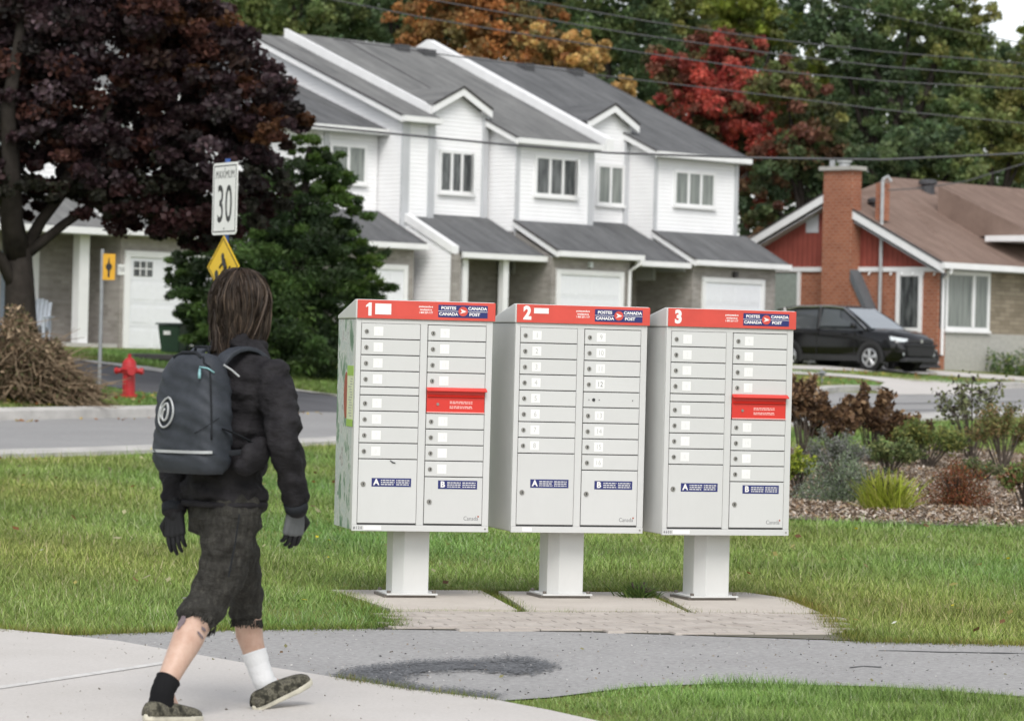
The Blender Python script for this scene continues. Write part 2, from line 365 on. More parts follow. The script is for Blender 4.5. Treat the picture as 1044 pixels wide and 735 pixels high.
QB = [-900, -200, -30, 10, 20, 25, 33.3]+[33.3+.35*i for i in range(1, 29)]+[60, 120, 300, 1200]
def sheet(name, poly, mat, h=.01, thick=0, parent=None):
    """polygon (world xy list) draped on the ground"""
    bm = bmesh.new(); vs = [bm.verts.new((x, y, 0)) for x, y in poly]; bm.faces.new(vs)
    if bm.faces[:][0].normal.z < 0: pass
    bmesh.ops.triangulate(bm, faces=bm.faces[:])
    P_ = [PD[0]*x+PD[1]*y for x, y in poly]; Q_ = [QD[0]*x+QD[1]*y for x, y in poly]
    for lst, D_, rg in ((PB, PD, P_), (QB, QD, Q_)):
        for b in lst:
            if min(rg) < b < max(rg):
                bmesh.ops.bisect_plane(bm, geom=bm.verts[:]+bm.edges[:]+bm.faces[:], plane_co=(D_[0]*b, D_[1]*b, 0), plane_no=(D_[0], D_[1], 0))
    for v in bm.verts: v.co.z = gh(v.co.x, v.co.y)+h
    bmesh.ops.recalc_face_normals(bm, faces=bm.faces)
    for f in bm.faces:
        if f.normal.z < 0: f.normal_flip()
    if thick:
        r = bmesh.ops.extrude_face_region(bm, geom=bm.faces[:])
        for v in [g for g in r['geom'] if isinstance(g, bmesh.types.BMVert)]: v.co.z -= thick
        bmesh.ops.recalc_face_normals(bm, faces=bm.faces)
    me = bpy.data.meshes.new(name); bm.to_mesh(me); bm.free()
    return link(name, me, mat, parent)
def px(poly): return [tuple(GR(u, v).xy) for u, v in poly]
def inpoly(X, Y, poly):
    r = np.zeros(len(X), bool); n = len(poly)
    for i in range(n):
        x0, y0 = poly[i]; x1, y1 = poly[(i+1) % n]
        c = ((y0 > Y) != (y1 > Y)) & (X < (x1-x0)*(Y-y0)/(y1-y0+1e-12)+x0); r ^= c
    return r

# ------------------------------------------------------------------ ground
gv = [(PD[0]*p+QD[0]*q, PD[1]*p+QD[1]*q) for q in QB for p in PB]
nP = len(PB)
me = bpy.data.meshes.new('ground'); me.from_pydata([(x, y, gh(x, y)) for x, y in gv], [], [(j*nP+i, j*nP+i+1, (j+1)*nP+i+1, (j+1)*nP+i) for j in range(len(QB)-1) for i in range(nP-1)])
ground = link('ground', me, 'lawn_soil'); tag(ground, kind='structure')
def struct(o): o['kind'] = 'structure'; return o
def pq(p, q): return (PD[0]*p+QD[0]*q, PD[1]*p+QD[1]*q)
farL = px([(-60, 430), (0, 429), (155, 426), (300, 421)])
farR = px([(780, 405.5), (827, 405.5), (856, 400), (912, 402), (1003, 402), (1018, 397), (1050, 395)])
nearT = px([(-60, 464), (0, 462), (155, 457), (340, 448.5), (640, 437), (856, 428.5), (905, 425.5), (1044, 419)])
nearB = px([(-60, 469), (0, 467.5), (155, 462.5), (340, 453.5), (640, 442), (856, 433.5), (905, 431), (1044, 425)])
left_end_f = pq(0, 33.2); left_end_n = pq(0, 25.6)
endf = Vector(farR[-1])+Vector(PD)*60; endn = Vector(nearT[-1])+Vector(PD)*60
roadpoly = [left_end_n]+nearT+[tuple(endn)]+[tuple(endf)]+farR[::-1]+farL[::-1]+[left_end_f]
struct(sheet('road', roadpoly, 'asphalt_road', .012))
strip = nearT+[tuple(endn)]+[tuple(Vector(nearB[-1])+Vector(PD)*60)]+nearB[::-1]
struct(sheet('pavement_strip', [left_end_n]+strip+[pq(0, 25)], 'kerb_concrete', .05, .08))
def kerb(line, w=.16, h=.14, name='kerb', mat='kerb_concrete'):
    pts = [Vector(p) for p in line]; n = len(pts); out = []; inn = []
    for i, p in enumerate(pts):
        t = (pts[min(i+1, n-1)]-pts[max(i-1, 0)]).normalized(); no = Vector((-t.y, t.x))
        if no.dot(Vector(QD)) < 0: no = -no
        out.append(tuple(p)); inn.append(tuple(p+no*w))
    return struct(sheet(name, out+inn[::-1], mat, h, h+.1))
def dens(line, step=1.0):
    o = []
    for a, b in zip(line, line[1:]):
        a, b = Vector(a), Vector(b); n = max(1, int((b-a).length/step)); o += [tuple(a.lerp(b, i/n)) for i in range(n)]
    return o+[line[-1]]
kerb(dens([left_end_f]+farL), .2, .15)
kerb(dens(px([(780, 405.5), (827, 405.5), (838, 402), (856, 399.5), (896, 398.5), (912, 402)])), .35, .13)
kerb(dens(px([(1003, 402), (1010, 398.5), (1020, 396), (1050, 395)])), .35, .13)
# road repairs and cracks
for pts in ([(810, 414.5), (870, 412), (940, 411.5), (1044, 409.5)], [(838, 421), (905, 419.5), (930, 418.5), (985, 418)]):
    a = px(pts); b = px([(u, v+.8) for u, v in pts][::-1]); struct(sheet('road_crack', a+b, 'crack_tar', .017))
drive_poly = px([(40, 364), (66, 367), (150, 376.5), (250, 391), (345, 405), (345, 421), (300, 420), (200, 409), (150, 401.5), (60, 386), (40, 383)])
struct(sheet('driveway', drive_poly, 'asphalt_drive', .016))
dk = px([(40, 363), (66, 366), (150, 375.5), (250, 390), (345, 404)])
kerb(dens(dk), .10, .03, 'driveway_edge')
walkR = px([(790, 381.5), (810, 382.5), (875, 388.5), (905, 395), (915, 403), (1003, 403), (1000, 399), (985, 396), (930, 393), (885, 386.5), (850, 383.5), (800, 379.5)])
apron = px([(800, 381), (850, 384), (880, 386.5), (902, 390.5), (890, 398.5), (912, 403), (1003, 403), (1012, 397.5), (1050, 395.5), (1050, 392.5), (990, 394), (930, 390), (890, 384.5), (850, 380.8), (800, 377.5)])
struct(sheet('footpath', apron, 'sidewalk_concrete', .02))
drR = px([(800, 373), (860, 374), (940, 377.5), (1060, 386), (1060, 390), (1000, 386), (930, 381), (870, 378.5), (800, 376.5)])
struct(sheet('parking_slab', drR, 'sidewalk_concrete', .02))
# near field
path_poly = px([(-80, 641), (80, 648.5), (200, 644), (400, 641.5), (600, 645), (868, 654.5), (1110, 660), (1700, 672), (1700, 800), (1044, 711), (900, 701), (750, 697), (650, 701), (560, 712), (500, 716), (420, 722), (250, 738), (-80, 760)])
struct(sheet('path', path_poly, 'asphalt_path', .006))
side_poly = px([(-90, 633), (0, 643.5), (60, 649.5), (120, 656), (240, 677), (345, 694), (420, 706), (500, 715.5), (560, 727), (640, 745), (640, 790), (-120, 800)])
struct(sheet('sidewalk', side_poly, 'sidewalk_concrete', .014))
j1 = px([(-90, 712), (0, 703), (80, 691), (166, 678), (167, 680.5), (80, 694), (0, 706), (-90, 715)]); struct(sheet('sidewalk_joint', j1, 'joint_light', .0165))
stain = px([(352, 690), (378, 684), (412, 679.5), (450, 677), (500, 676), (530, 674), (558, 679), (548, 684), (527, 688), (505, 685), (470, 683.5), (430, 686), (400, 690), (398, 696), (420, 703), (466, 707), (500, 713), (470, 712), (430, 708), (390, 703), (365, 698)])
def ragged(poly, step, amp, seed):
    r_ = random.Random(seed); d_ = dens(poly+[poly[0]], step)[:-1]; return [(x+r_.gauss(0, amp), y+r_.gauss(0, amp*1.6)) for x, y in d_]
cst = Vector((sum(p[0] for p in stain)/len(stain), sum(p[1] for p in stain)/len(stain)))
struct(sheet('asphalt_patch', ragged(stain, .05, .012, 2), 'asphalt_stain', .0105))
ROW = math.radians(16); RD = Vector((math.cos(ROW), math.sin(ROW))); RN = Vector((-math.sin(ROW), math.cos(ROW)))
pads = [[(338, 604.5), (490, 605), (503, 612), (527, 625), (398, 624.5)], [(508, 606), (640, 607), (668, 613), (700, 627), (537, 625.5)], [(668, 606), (760, 607), (800, 613), (836, 628), (706, 627.5)]]
padw = [px(p) for p in pads]
for i, p in enumerate(padw): struct(sheet('mailbox_pad', p, 'pad_concrete', .020, .05))
pav_poly = px([(398, 625), (838, 628.5), (870, 654.5), (600, 645.5), (380, 642.5), (405, 638), (392, 630)])
struct(sheet('paver_bed', pav_poly, 'joint_dark', .010))
pv = MB(); o0 = Vector(px([(400, 643)])[0])
for i in range(-10, 34):
    for j in range(0, 12):
        cx = (i+.5*(j % 2))*.205; cy = j*.105-.25
        c = o0+RD*cx+RN*cy
        if inpoly(np.array([c.x]), np.array([c.y]), pav_poly)[0]:
            t = Matrix.Translation((c.x, c.y, .004+random.uniform(0, .004))) @ Matrix.Rotation(ROW, 4, 'Z')
            q = [t @ Vector(p) for p in ((-.1, -.05, 0), (.1, -.05, 0), (.1, .05, 0), (-.1, .05, 0), (-.097, -.047, .012), (.097, -.047, .012), (.097, .047, .012), (-.097, .047, .012))]
            pv.add(q, [(4, 5, 6, 7), (0, 1, 5, 4), (1, 2, 6, 5), (2, 3, 7, 6), (3, 0, 4, 7)])
struct(pv.build('paving_stones', 'paver_stone'))
bed_poly = px([(775, 520), (800, 530), (900, 535), (1070, 540), (1090, 470), (960, 455), (880, 462), (800, 458), (775, 470)])
struct(sheet('planting_bed', bed_poly, 'mulch_soil', .012))

# ------------------------------------------------------------------ mail boxes
def stripes(name, x0, x1, z, n, dz, h, y, mat, parent, wob=.0):
    m = MB()
    for i in range(n):
        x = x0; r = random.Random(i+int(z*1000))
        while x < x1-.002:
            w = min(r.uniform(.006, .022), x1-x); m.box(x, x+w, y, y+.0008, z-i*dz-h/2, z-i*dz+h/2); x += w+.0035
    return m.build(name, mat, parent)
BF = lambda x, z, y: Matrix.Translation((x, y, z)) @ Matrix.Rotation(PI/2, 4, 'X')
def mailbox(num, u, v, label, mural=False, rot=16):
    base = GR(u, v); W_, D_, H0 = .770, .50, .376
    r = empty('community_mailbox', (base.x, base.y, .022), math.radians(rot)); r.scale = (.972, .972, .972)
    tag(r, label, 'mailbox', 'community mailboxes in a row on the lawn')
    hw = W_/2; zt = H0+1.158; fy = -.25; by = fy+D_
    # cabinet: side wrap, frame
    b = MB(); b.box(-hw, hw, fy+.012, by, H0, zt); b.build('cabinet', 'cabinet_grey', r, .006)
    fr = MB()
    fr.box(-hw, -hw+.028, fy-.004, fy+.012, H0+.03, zt); fr.box(hw-.036, hw, fy-.004, fy+.012, H0+.03, zt)
    fr.box(-hw+.028, hw-.036, fy-.004, fy+.012, zt-.022, zt); fr.box(-hw, hw, fy-.007, fy+.012, H0-.004, H0+.0295)
    xc0 = -hw+.028+.333; xc1 = xc0+.040
    fr.box(xc0, xc1, fy-.003, fy+.012, H0+.03, zt-.022)
    fr.build('front_frame', 'door_grey', r, .002)
    MB().box(-hw+.02, hw-.02, fy+.006, fy+.0115, H0+.03, zt-.01).build('door_gap', 'seam_dark', r)
    # lid
    lz0, lz1 = zt+.001, zt+.108
    lid = MB(); lid.prism([(fy-.010, lz0), (by+.004, lz0), (by+.004, lz0+.022), (fy+.03, lz1), (fy-.010, lz1)], 'x', -hw-.006, hw+.008)
    lid.build('lid', 'cabinet_grey', r, .007, seg=3)
    band = MB(); band.box(-hw+.002, hw+.010, fy-.0165, fy-.0105, lz0+.003, lz1-.003); bo = band.build('red_band', 'post_red', r, .002)
    y = fy-.0165
    if num == 1:
        q_ = MB(); xx = -hw+.062; z_ = (lz0+lz1)/2; q_.prism([(xx, z_-.036), (xx+.018, z_-.036), (xx+.018, z_+.036), (xx+.004, z_+.036), (xx-.014, z_+.020), (xx-.014, z_+.010), (xx, z_+.016)], 'y', y-.0008, y); q_.build('unit_number', 'print_white', bo)
    else: text('unit_number', str(num), .098, BF(-hw+.062, (lz0+lz1)/2, y), 'print_white', bo, 'CENTER', .005, sx=.9)
    if num != 3: 
        MB().box(-hw+.10, -hw+(.19 if num == 1 else .185), y-.001, y, lz0+(.026 if num == 1 else .055), lz1-.022).build('blank_sticker', 'sticker_white', bo)
    for i, tx in enumerate(('postescanada.ca', 'canadapost.ca', '1 800 267-1177')):
        text('contact_print', tx, .0145, BF(-hw+.385, lz0+.075-i*.0165, y), 'print_white', bo, 'CENTER', .0004, ext=.0003, sx=.85)
    lx0 = -hw+.455; lx1 = -hw+.735
    MB().box(lx0, lx1, y-.0015, y, lz0+.019, lz1-.019).build('logo_plate', 'sign_navy', bo)
    lw = (lx1-lx0)/2; cx = (lx0+lx1)/2; cz = (lz0+lz1)/2; yy = y-.0015
    MB().box(lx0, cx-.028, yy-.0005, yy, cz-.0012, cz+.0012).box(cx+.028, lx1, yy-.0005, yy, cz-.0012, cz+.0012).build('logo_line', 'print_white', bo)
    for tx, xx, zz in (('POSTES', cx-.082, cz+.0165), ('CANADA', cx-.082, cz-.0165), ('CANADA', cx+.082, cz+.0165), ('POST', cx+.066, cz-.0165)):
        text('logo_word', tx, .0225, BF(xx, zz, yy), 'print_white', bo, 'CENTER', .0009, sx=1.12, ext=.0004)
    dk = MB(); a = [(cx+.0265*math.cos(t*PI/14), cz+.0265*math.sin(t*PI/14)) for t in range(28)]
    dk.prism(a, 'y', yy-.0012, yy); dk.build('logo_disc', 'post_red', bo)
    wg = MB(); wg.prism([(cx-.016, cz+.014), (cx+.020, cz+.001), (cx-.004, cz-.004)], 'y', yy-.002, yy-.0012); wg.prism([(cx-.018, cz-.012), (cx+.018, cz-.003), (cx-.006, cz-.001)], 'y', yy-.002, yy-.0012); wg.build('logo_wing', 'print_white', bo)
    # doors
    top = zt-.024; pitch = .0875; xl0 = -hw+.030; xl1 = xc0-.003; xr0 = xc1+.003; xr1 = hw-.039
    nn = [0]
    def door(x0, x1, z1, h, kind):
        z0 = z1-h+.0055
        d = MB(); d.box(x0, x1, fy-.008, fy+.005, z0, z1).build
        nm = {'s': 'compartment_door', 'p': 'parcel_door', 'f': 'filler_panel', 'o': 'lock_panel'}[kind[0]]
        do = d.build(nm, 'door_grey', r, .0018); y = fy-.008
        if kind[0] == 's':
            zc = (z0+z1)/2-.002
            l = MB(); l.tube([(x0+.028, y, zc), (x0+.028, y-.006, zc)], [.0125, .0105], 12); l.build('lock', 'lock_metal', do)
            MB().box(x0+.025, x0+.031, y-.0066, y-.006, zc-.006, zc+.006).build('keyhole', 'lock_hole', do)
            faded = num == 2
            MB().box(x0+.068, x0+.12, y-.0008, y, zc-.024, zc+.026).build('number_sticker', 'sticker_white', do, 0)
            nn[0] += 1
            n = nn[0]
            text('door_number', str(n), .040 if num == 2 else .034, BF(x0+.094, zc, y-.0008), ('ink_dark' if n == 12 else 'ink_faded') if num == 2 else 'sticker_faded', do, 'CENTER', -.0003, ext=.0002, sx=.85)
        elif kind[0] == 'o':
            zc = (z0+z1)/2
            for xx, rr in ((x0+.058, .009), (x0+.03, .0025), (x0+.09, .0025), (x1-.04, .0025)):
                MB().tube([(xx, y, zc), (xx, y-.004, zc)], rr, 10).build('lock' if rr > .005 else 'rivet', 'lock_hole', do)
        elif kind[0] == 'p':
            zl = kind[2]
            MB().tube([(x0+.028, y, zl), (x0+.028, y-.006, zl)], [.0145, .0125], 12).build('lock', 'lock_metal', do)
            MB().box(x0+.025, x0+.031, y-.0066, y-.006, zl-.006, zl+.006).build('keyhole', 'lock_hole', do)
            sx0 = x0+.075; sz = kind[3]
            st = MB().box(sx0, sx0+.222, y-.001, y, sz-.0235, sz+.0235).build('parcel_sticker', 'sign_navy', do)
            text('parcel_letter', kind[1], .045, BF(sx0+.026, sz, y-.001), 'print_white', st, 'CENTER', .0018, ext=.0004)
            stripes('sticker_print', sx0+.052, sx0+.128, sz+.0115, 3, .0115, .0052, y-.0018, 'sticker_faded', st)
            stripes('sticker_print', sx0+.138, sx0+.212, sz+.0115, 3, .0115, .0052, y-.0018, 'sticker_faded', st)
            if kind[1] == 'B':
                text('country_wordmark', 'Canada', .032, BF(x1-.062, z0+.030, y), 'ink_dark', do, 'CENTER', -.0002, ext=.0003, sx=.88)
                MB().box(x1-.024, x1-.016, y-.0006, y, z0+.037, z0+.046).build('wordmark_flag', 'rust_red', do)
        return z1-h
    z = top
    if num == 2:
        for i in range(8): z = door(xl0, xl1, z, pitch, 's')
        door(xl0, xl1, z, z-(H0+.035), ('p', 'A', z-.215, z-.165))
        z = top-.002
        for i in range(4): z = door(xr0, xr1, z, pitch, 's')
        z = door(xr0, xr1, z, pitch, 'o')
        for i in range(4): z = door(xr0, xr1, z, pitch, 's')
        door(xr0, xr1, z, z-(H0+.035), ('p', 'B', z-.13, z-.080))
    else:
        for i in range(4): z = door(xl0, xl1, z, pitch, 's')
        z = door(xl0, xl1, z, .045, 'f')
        for i in range(4): z = door(xl0, xl1, z, pitch, 's')
        door(xl0, xl1, z, z-(H0+.035), ('p', 'A', z-.135, z-.125))
        z = top-.002
        for i in range(4): z = door(xr0, xr1, z, pitch, 's')
        # red outgoing slot
        sl_ = MB(); z0 = z-.136+.005; sl_.box(xr0, xr1, fy-.010, fy+.005, z0, z); so_ = sl_.build('mail_slot', 'slot_red', r, .002)
        fl = MB(); fl.prism([(fy-.010, z+.010), (fy-.040, z-.006), (fy-.040, z-.012), (fy-.010, z-.004)], 'x', xr0-.004, xr1+.008); fl.build('slot_hood', 'slot_red', so_, .0015)
        fl2 = MB(); fl2.prism([(fy-.010, z-.030), (fy-.022, z-.040), (fy-.010, z-.046)], 'x', xr0+.004, xr1-.004); fl2.build('slot_flap', 'slot_red', so_)
        MB().box(xr0, xr1, fy-.014, fy-.010, z0, z0+.006).build('slot_rim', 'print_pink', so_)
        for k_ in (0, 1): stripes('slot_print', xr0+.130, xr0+.258, z-.068-k_*.026, 2, .0085, .0055, fy-.0108, 'print_pink', so_)
        MB().tube([(xr0+.062, fy-.010, z-.083), (xr0+.062, fy-.014, z-.083)], .008, 10).build('lock', 'lock_metal', so_)
        z -= .136
        for i in range(4): z = door(xr0, xr1, z, pitch, 's')
        door(xr0, xr1, z, z-(H0+.035), ('p', 'B', z-.135 if num == 1 else z-.125, z-.040))
    if num == 1:
        sc = MB(); sc.tube([(xl0+.175, fy-.010, H0+.385), (xl0+.19, fy-.011, H0+.375), (xl0+.205, fy-.010, H0+.371)], [.002, .004, .003], 6); sc.build('scuff_mark', 'ink_dark', r)
    # serial mark and label strip on the lower rail
    rail = MB().box(-hw+.065, -hw+.165 if num != 2 else -hw+.12, fy-.0085, fy-.007, H0+.002, H0+.024).build('rail_label', 'print_white', r)
    if num != 2: text('serial_number', '# 1 2 0 1' if num == 1 else '4 6 0 0', .021, BF(-hw+.008, H0+.013, fy-.0072), 'ink_dark', r, 'LEFT', .0004, ext=.0003, sx=.8)
    MB().tube([(hw-.018, fy-.007, H0+.014), (hw-.018, fy-.009, H0+.014)], .005, 10).build('rivet', 'lock_metal', r)
    if mural:
        g = MB().box(-hw-.0015, -hw-.0005, fy+.06, by-.004, H0+.004, zt-.002); g.build('mural_wrap', 'graffiti_wrap', r)
        st = MB().box(-hw-.003, -hw-.0015, fy+.03, fy+.20, H0+.60, H0+.90).build('poster', 'cream_print', r)
        MB().box(-hw-.004, -hw-.003, fy+.03, fy+.20, H0+.845, H0+.90).box(-hw-.004, -hw-.003, fy+.03, fy+.20, H0+.565, H0+.605).build('poster_band', 'lime', st)
        m = MB(); rr = random.Random(4)
        for i in range(15):
            zz = H0+.825-i*.0145
            yy = fy+.045+rr.uniform(0, .03); m.box(-hw-.0036, -hw-.003, yy, yy+rr.uniform(.05, .1), zz, zz+.005)
        m.build('poster_print', 'ink_faded', st)
        a = [(fy+.235+.06*math.cos(t*PI/10), H0+.735+.13*math.sin(t*PI/10)) for t in range(20)]
        MB().prism(a, 'x', -hw-.0028, -hw-.0015).build('red_figure', 'rust_red', r)
    # pedestal
    p = MB(); pw = .098; px0 = -.012
    p.prism([(-pw+px0, .10), (-pw+px0, -.06), (-pw+.055+px0, -.115), (pw+px0, -.115), (pw+px0, .08)], 'z', .016, H0+.001); p.build('pedestal', 'cabinet_grey', r, .004)
    b = MB(); b.box(-.145+px0, .145+px0, -.15, .13, .012, .022); b.build('base_plate', 'cabinet_grey', r, .002)
    b = MB(); b.box(-.155+px0, .135+px0, -.135, .15, -.002, .0115); b.build('base_gasket', 'anchor_steel', r)
    for sx, sy in ((-1, -1), (1, -1), (-1, 1), (1, 1)):
        MB().tube([(px0+sx*.128, sy*.122, .022), (px0+sx*.128, sy*.122, .036)], .011, 6).build('anchor_bolt', 'anchor_steel', r)
    return r
B1 = mailbox(1, 416.5, 611, 'grey community mailbox number 1 with mural wrap and green poster on its side', True, rot=14)
B2 = mailbox(2, 573, 611.5, 'middle grey community mailbox with number 2 and no red slot')
B3 = mailbox(3, 720.5, 613.5, 'grey community mailbox with red slot and number 3, beside the planting bed', rot=19)

# ------------------------------------------------------------------ houses
class Frame:
    def __init__(s, u, D, th=45.0, v=355):
        p = P(u, v, D); s.o = p.xy; s.t = math.radians(th)
    def root(s, name, label, cat, group=None):
        r = empty(name, (s.o.x, s.o.y, 0), s.t); tag(r, label, cat, group); return r
def window(parent, x0, x1, z0, z1, y, panes, glass='window_glass', fw=.09, frame='trim_white', open_right=False):
    """window on a wall that faces -y"""
    f = MB(); f.box(x0, x1, y-.05, y, z0, z0+fw).box(x0, x1, y-.05, y, z1-fw, z1).box(x0, x0+fw, y-.048, y, z0+fw, z1-fw).box(x1-fw, x1, y-.048, y, z0+fw, z1-fw)
    w = (x1-x0-2*fw)/panes
    for i in range(1, panes): f.box(x0+fw+i*w-.045, x0+fw+i*w+.045, y-.046, y, z0+fw, z1-fw)
    f.box(x0-.04, x1+.04, y-.09, y-.051, z0-.05, z0+.02)
    fo = f.build('window_frame', frame, parent)
    for i in range(panes):
        MB().box(x0+fw+i*w, x0+fw+(i+1)*w, y-.02, y-.005, z0+fw, z1-fw).build('pane', glass, fo)
    if open_right:
        MB().prism([(x1-fw-.02, y-.05), (x1-fw-.02, y-.02), (x1-.28, y-.36), (x1-.31, y-.34)], 'z', z0+.06, z1-.06).build('open_sash', 'trim_white', fo)
    return fo
def window_x(parent, y0, y1, z0, z1, x, panes, glass, fw=.09):
    """window on a wall that faces -x"""
    f = MB(); f.box(x-.05, x, y0, y1, z0, z0+fw).box(x-.05, x, y0, y1, z1-fw, z1).box(x-.048, x, y0, y0+fw, z0+fw, z1-fw).box(x-.048, x, y1-fw, y1, z0+fw, z1-fw)
    w = (y1-y0-2*fw)/panes
    for i in range(1, panes): f.box(x-.046, x, y0+fw+i*w-.04, y0+fw+i*w+.04, z0+fw, z1-fw)
    fo = f.build('window_frame', 'trim_white', parent)
    for i in range(panes): MB().box(x-.02, x-.005, y0+fw+i*w, y0+fw+(i+1)*w, z0+fw, z1-fw).build('pane', glass, fo)
    return fo
def roof(parent, name, x0, x1, pts, mat='shingle_grey', th=.14, rakeL=True, rakeR=False, fascia=True, tm='trim_white'):
    """pts: (y,z) line from eave up; slab th thick, gutter at the eave, white rake boards"""
    b = MB(); up = list(pts); dn = [(y, z-th*.5) for y, z in pts][::-1]; b.prism(up+dn, 'x', x0, x1); ro = b.build(name, mat, parent)
    if fascia:
        y, z = pts[0]; MB().box(x0-.02, x1+.02, y-.10, y-.012, z-.17, z-.02).build('gutter', tm, ro)
        MB().box(x0+.01, x1-.01, y-.011, y+.35, z-.19, z-.172).build('soffit', 'trim_grey', ro)
    for fl, xa, xb in ((rakeL, x0-.05, x0-.003), (rakeR, x1+.003, x1+.05)):
        if fl: MB().prism([(y, z-.03) for y, z in pts]+[(y, z-.20) for y, z in pts][::-1], 'x', xa, xb).build('rake_board', tm, ro)
        if fl: MB().prism([(y, z+.012) for y, z in pts]+[(y, z-.028) for y, z in pts][::-1], 'x', xa-.02, xb).build('drip_edge', 'trim_dark', ro)
    return ro
def sl(y, off=0): return 7.45+.42*(y+.25)+off       # the main roof plane
def garage_door(parent, x0, x1, z0, z1, y, lites=False):
    f = MB(); f.box(x0-.14, x0, y-.06, y, z0, z1+.14).box(x1, x1+.14, y-.06, y, z0, z1+.14).box(x0, x1, y-.06, y, z1, z1+.14); f.build('garage_frame', 'trim_white', parent)
    g = MB(); n = 4; h = (z1-z0)/n
    for i in range(n):
        g.box(x0, x1, y-.02, y-.003, z0+i*h+.008, z0+(i+1)*h-.008)
        for k in range(4):
            w = (x1-x0)/4
            if not (lites and i == n-1): g.box(x0+k*w+.08, x0+(k+1)*w-.08, y-.028, y-.020, z0+i*h+.09, z0+(i+1)*h-.09)
    g.box(x0, x1, y-.010, y-.0025, z0, z1); go = g.build('garage_door', 'garage_white', parent)
    if lites:
        for k in (0, 2):
            w = (x1-x0)/4; a = x0+k*w+.12; b = a+w*.85
            MB().box(a, b, y-.032, y-.0285, z1-h*.82, z1-h*.18).build('garage_window', 'window_glass', go)
            m = MB(); m.box(a, b, y-.037, y-.0322, z1-h*.52, z1-h*.47)
            for t in (1/3, 2/3): m.box(a+(b-a)*t-.015, a+(b-a)*t+.015, y-.0365, y-.0322, z1-h*.82, z1-h*.18)
            m.build('garage_window_bars', 'trim_white', go)
    return go
def dormer_roof(parent, x0, x1, xa, z0, za, yf, mat='shingle_grey'):
    b = MB(); yb = (za-7.45)/.42
    for a, c in ((x0, xa), (x1, xa)):
        b.add([(a, yf, z0), (c, yf, za), (c, yb+.3, za), (a, (z0-7.45)/.42+.1, z0), (a, yf, z0-.06), (c, yf, za-.06), (c, yb+.3, za-.06), (a, (z0-7.45)/.42+.1, z0-.06)],
              [(0, 1, 2, 3), (4, 5, 6, 7), (0, 1, 5, 4), (1, 2, 6, 5), (2, 3, 7, 6), (3, 0, 4, 7)])
    ro = b.build('dormer_roof', mat, parent)
    for a, sg in ((x0, 1), (x1, -1)):
        MB().prism([(a, z0-.04), (xa, za-.04), (xa, za-.26), (a+.0*sg, z0-.26)], 'y', yf+.01, yf+.06).build('rake_board', 'trim_white', ro)
        MB().prism([(a, z0+.02), (xa, za+.02), (xa, za-.035), (a, z0-.035)], 'y', yf-.02, yf+.012).build('drip_edge', 'trim_dark', ro)
GZ = 1.0
# --- end unit of the white row
F1 = Frame(522, 94.5)
h = F1.root('townhouse', 'white sided townhouse with clean gable wall, sloping wing wall and open window', 'townhouse', 'attached townhouses across the street')
b = MB(); b.prism([(.85, 4.3), (.85, 7.72), (7.2, 10.33), (13.5, 7.7), (13.5, GZ), (2.6, GZ), (2.6, 4.3)], 'x', -3.65, -2.41); b.build('gable_wall', 'siding_white', h)
b = MB(); b.prism([(1.2, GZ), (1.2, 8.0), (7.2, 10.5), (13.5, 7.8), (13.5, GZ)], 'x', -2.4, 3.3); b.build('upper_wall', 'siding_white', h)
b = MB(); b.prism([(0, 3.6), (0, 7.42), (1.19, 7.9), (1.19, 3.6)], 'x', 0, 3.15); b.build('bay_wall', 'siding_white', h)
b = MB(); b.prism([(-2.28, 4.6), (-.28, 4.6), (-.28, 8.1), (-1.3, 8.66), (-2.28, 8.1)], 'y', 1.1, 3.2); b.build('dormer_wall', 'siding_white', h)
for a_ in ((-3.68, -3.40, .80, .849, 4.4, 7.66), (-2.66, -2.44, .80, .849, 4.4, 7.8), (-2.42, -2.2, 1.04, 1.099, 4.7, 8.1), (-.32, -.1, 1.04, 1.099, 4.7, 8.1)): MB().box(*a_).build('corner_trim', 'trim_grey', h)
for a_ in ((-.03, .12, -.03, -.001, 3.6, 7.4), (2.95, 3.17, -.03, -.001, 4.9, 7.42)): MB().box(*a_).build('corner_trim', 'trim_grey', h)
roof(h, 'roof', -3.85, -2.42, [(.62, 7.86), (7.3, 10.46), (14, 7.6)])
roof(h, 'roof', -2.40, -.21, [(1.15, sl(1.15)), (7.2, sl(7.2)), (14, 7.9)], fascia=False)
roof(h, 'roof', -.20, 3.22, [(-.25, 7.45), (7.2, sl(7.2)), (14, 7.9)])
MB().prism([(.95, 8.20), (7.25, 10.70), (7.25, 10.38), (.95, 7.88)], 'x', -2.52, -2.395).build('step_board', 'trim_white', h)
MB().prism([(-.35, 7.26), (-.35, 7.62), (7.3, 10.86), (14, 8.1), (14, 7.6), (7.3, 10.4)], 'x', 3.3, 3.62).build('fire_wall', 'trim_white', h)
dormer_roof(h, -2.46, -.14, -1.3, 8.28, 8.84, .86)
window(h, -2.0, -.62, 5.8, 7.03, 1.1, 3, open_right=True); window(h, .72, 2.49, 5.84, 7.01, 0, 3, open_right=True)
roof(h, 'lower_roof', -.02, 3.4, [(-1.78, 4.26), (0, 5.12)], 'shingle_dark')
roof(h, 'porch_roof', -3.3, -.06, [(-1.28, 4.10), (1.08, 5.20)], 'shingle_dark', rakeL=False)
b = MB(); b.prism([(1.35, 2.9), (-1.05, 2.9), (-1.05, 4.10), (1.35, 5.30)], 'x', -3.48, -3.34); b.prism([(1.35, GZ), (-1.02, GZ), (-1.02, 2.9), (1.35, 2.9)], 'x', -3.48, -3.34); b.build('wing_wall', 'siding_white', h)
MB().prism([(1.42, 5.20), (-1.15, 4.03), (-1.15, 4.24), (1.42, 5.44)], 'x', -3.53, -3.30).build('wing_coping', 'trim_white', h)
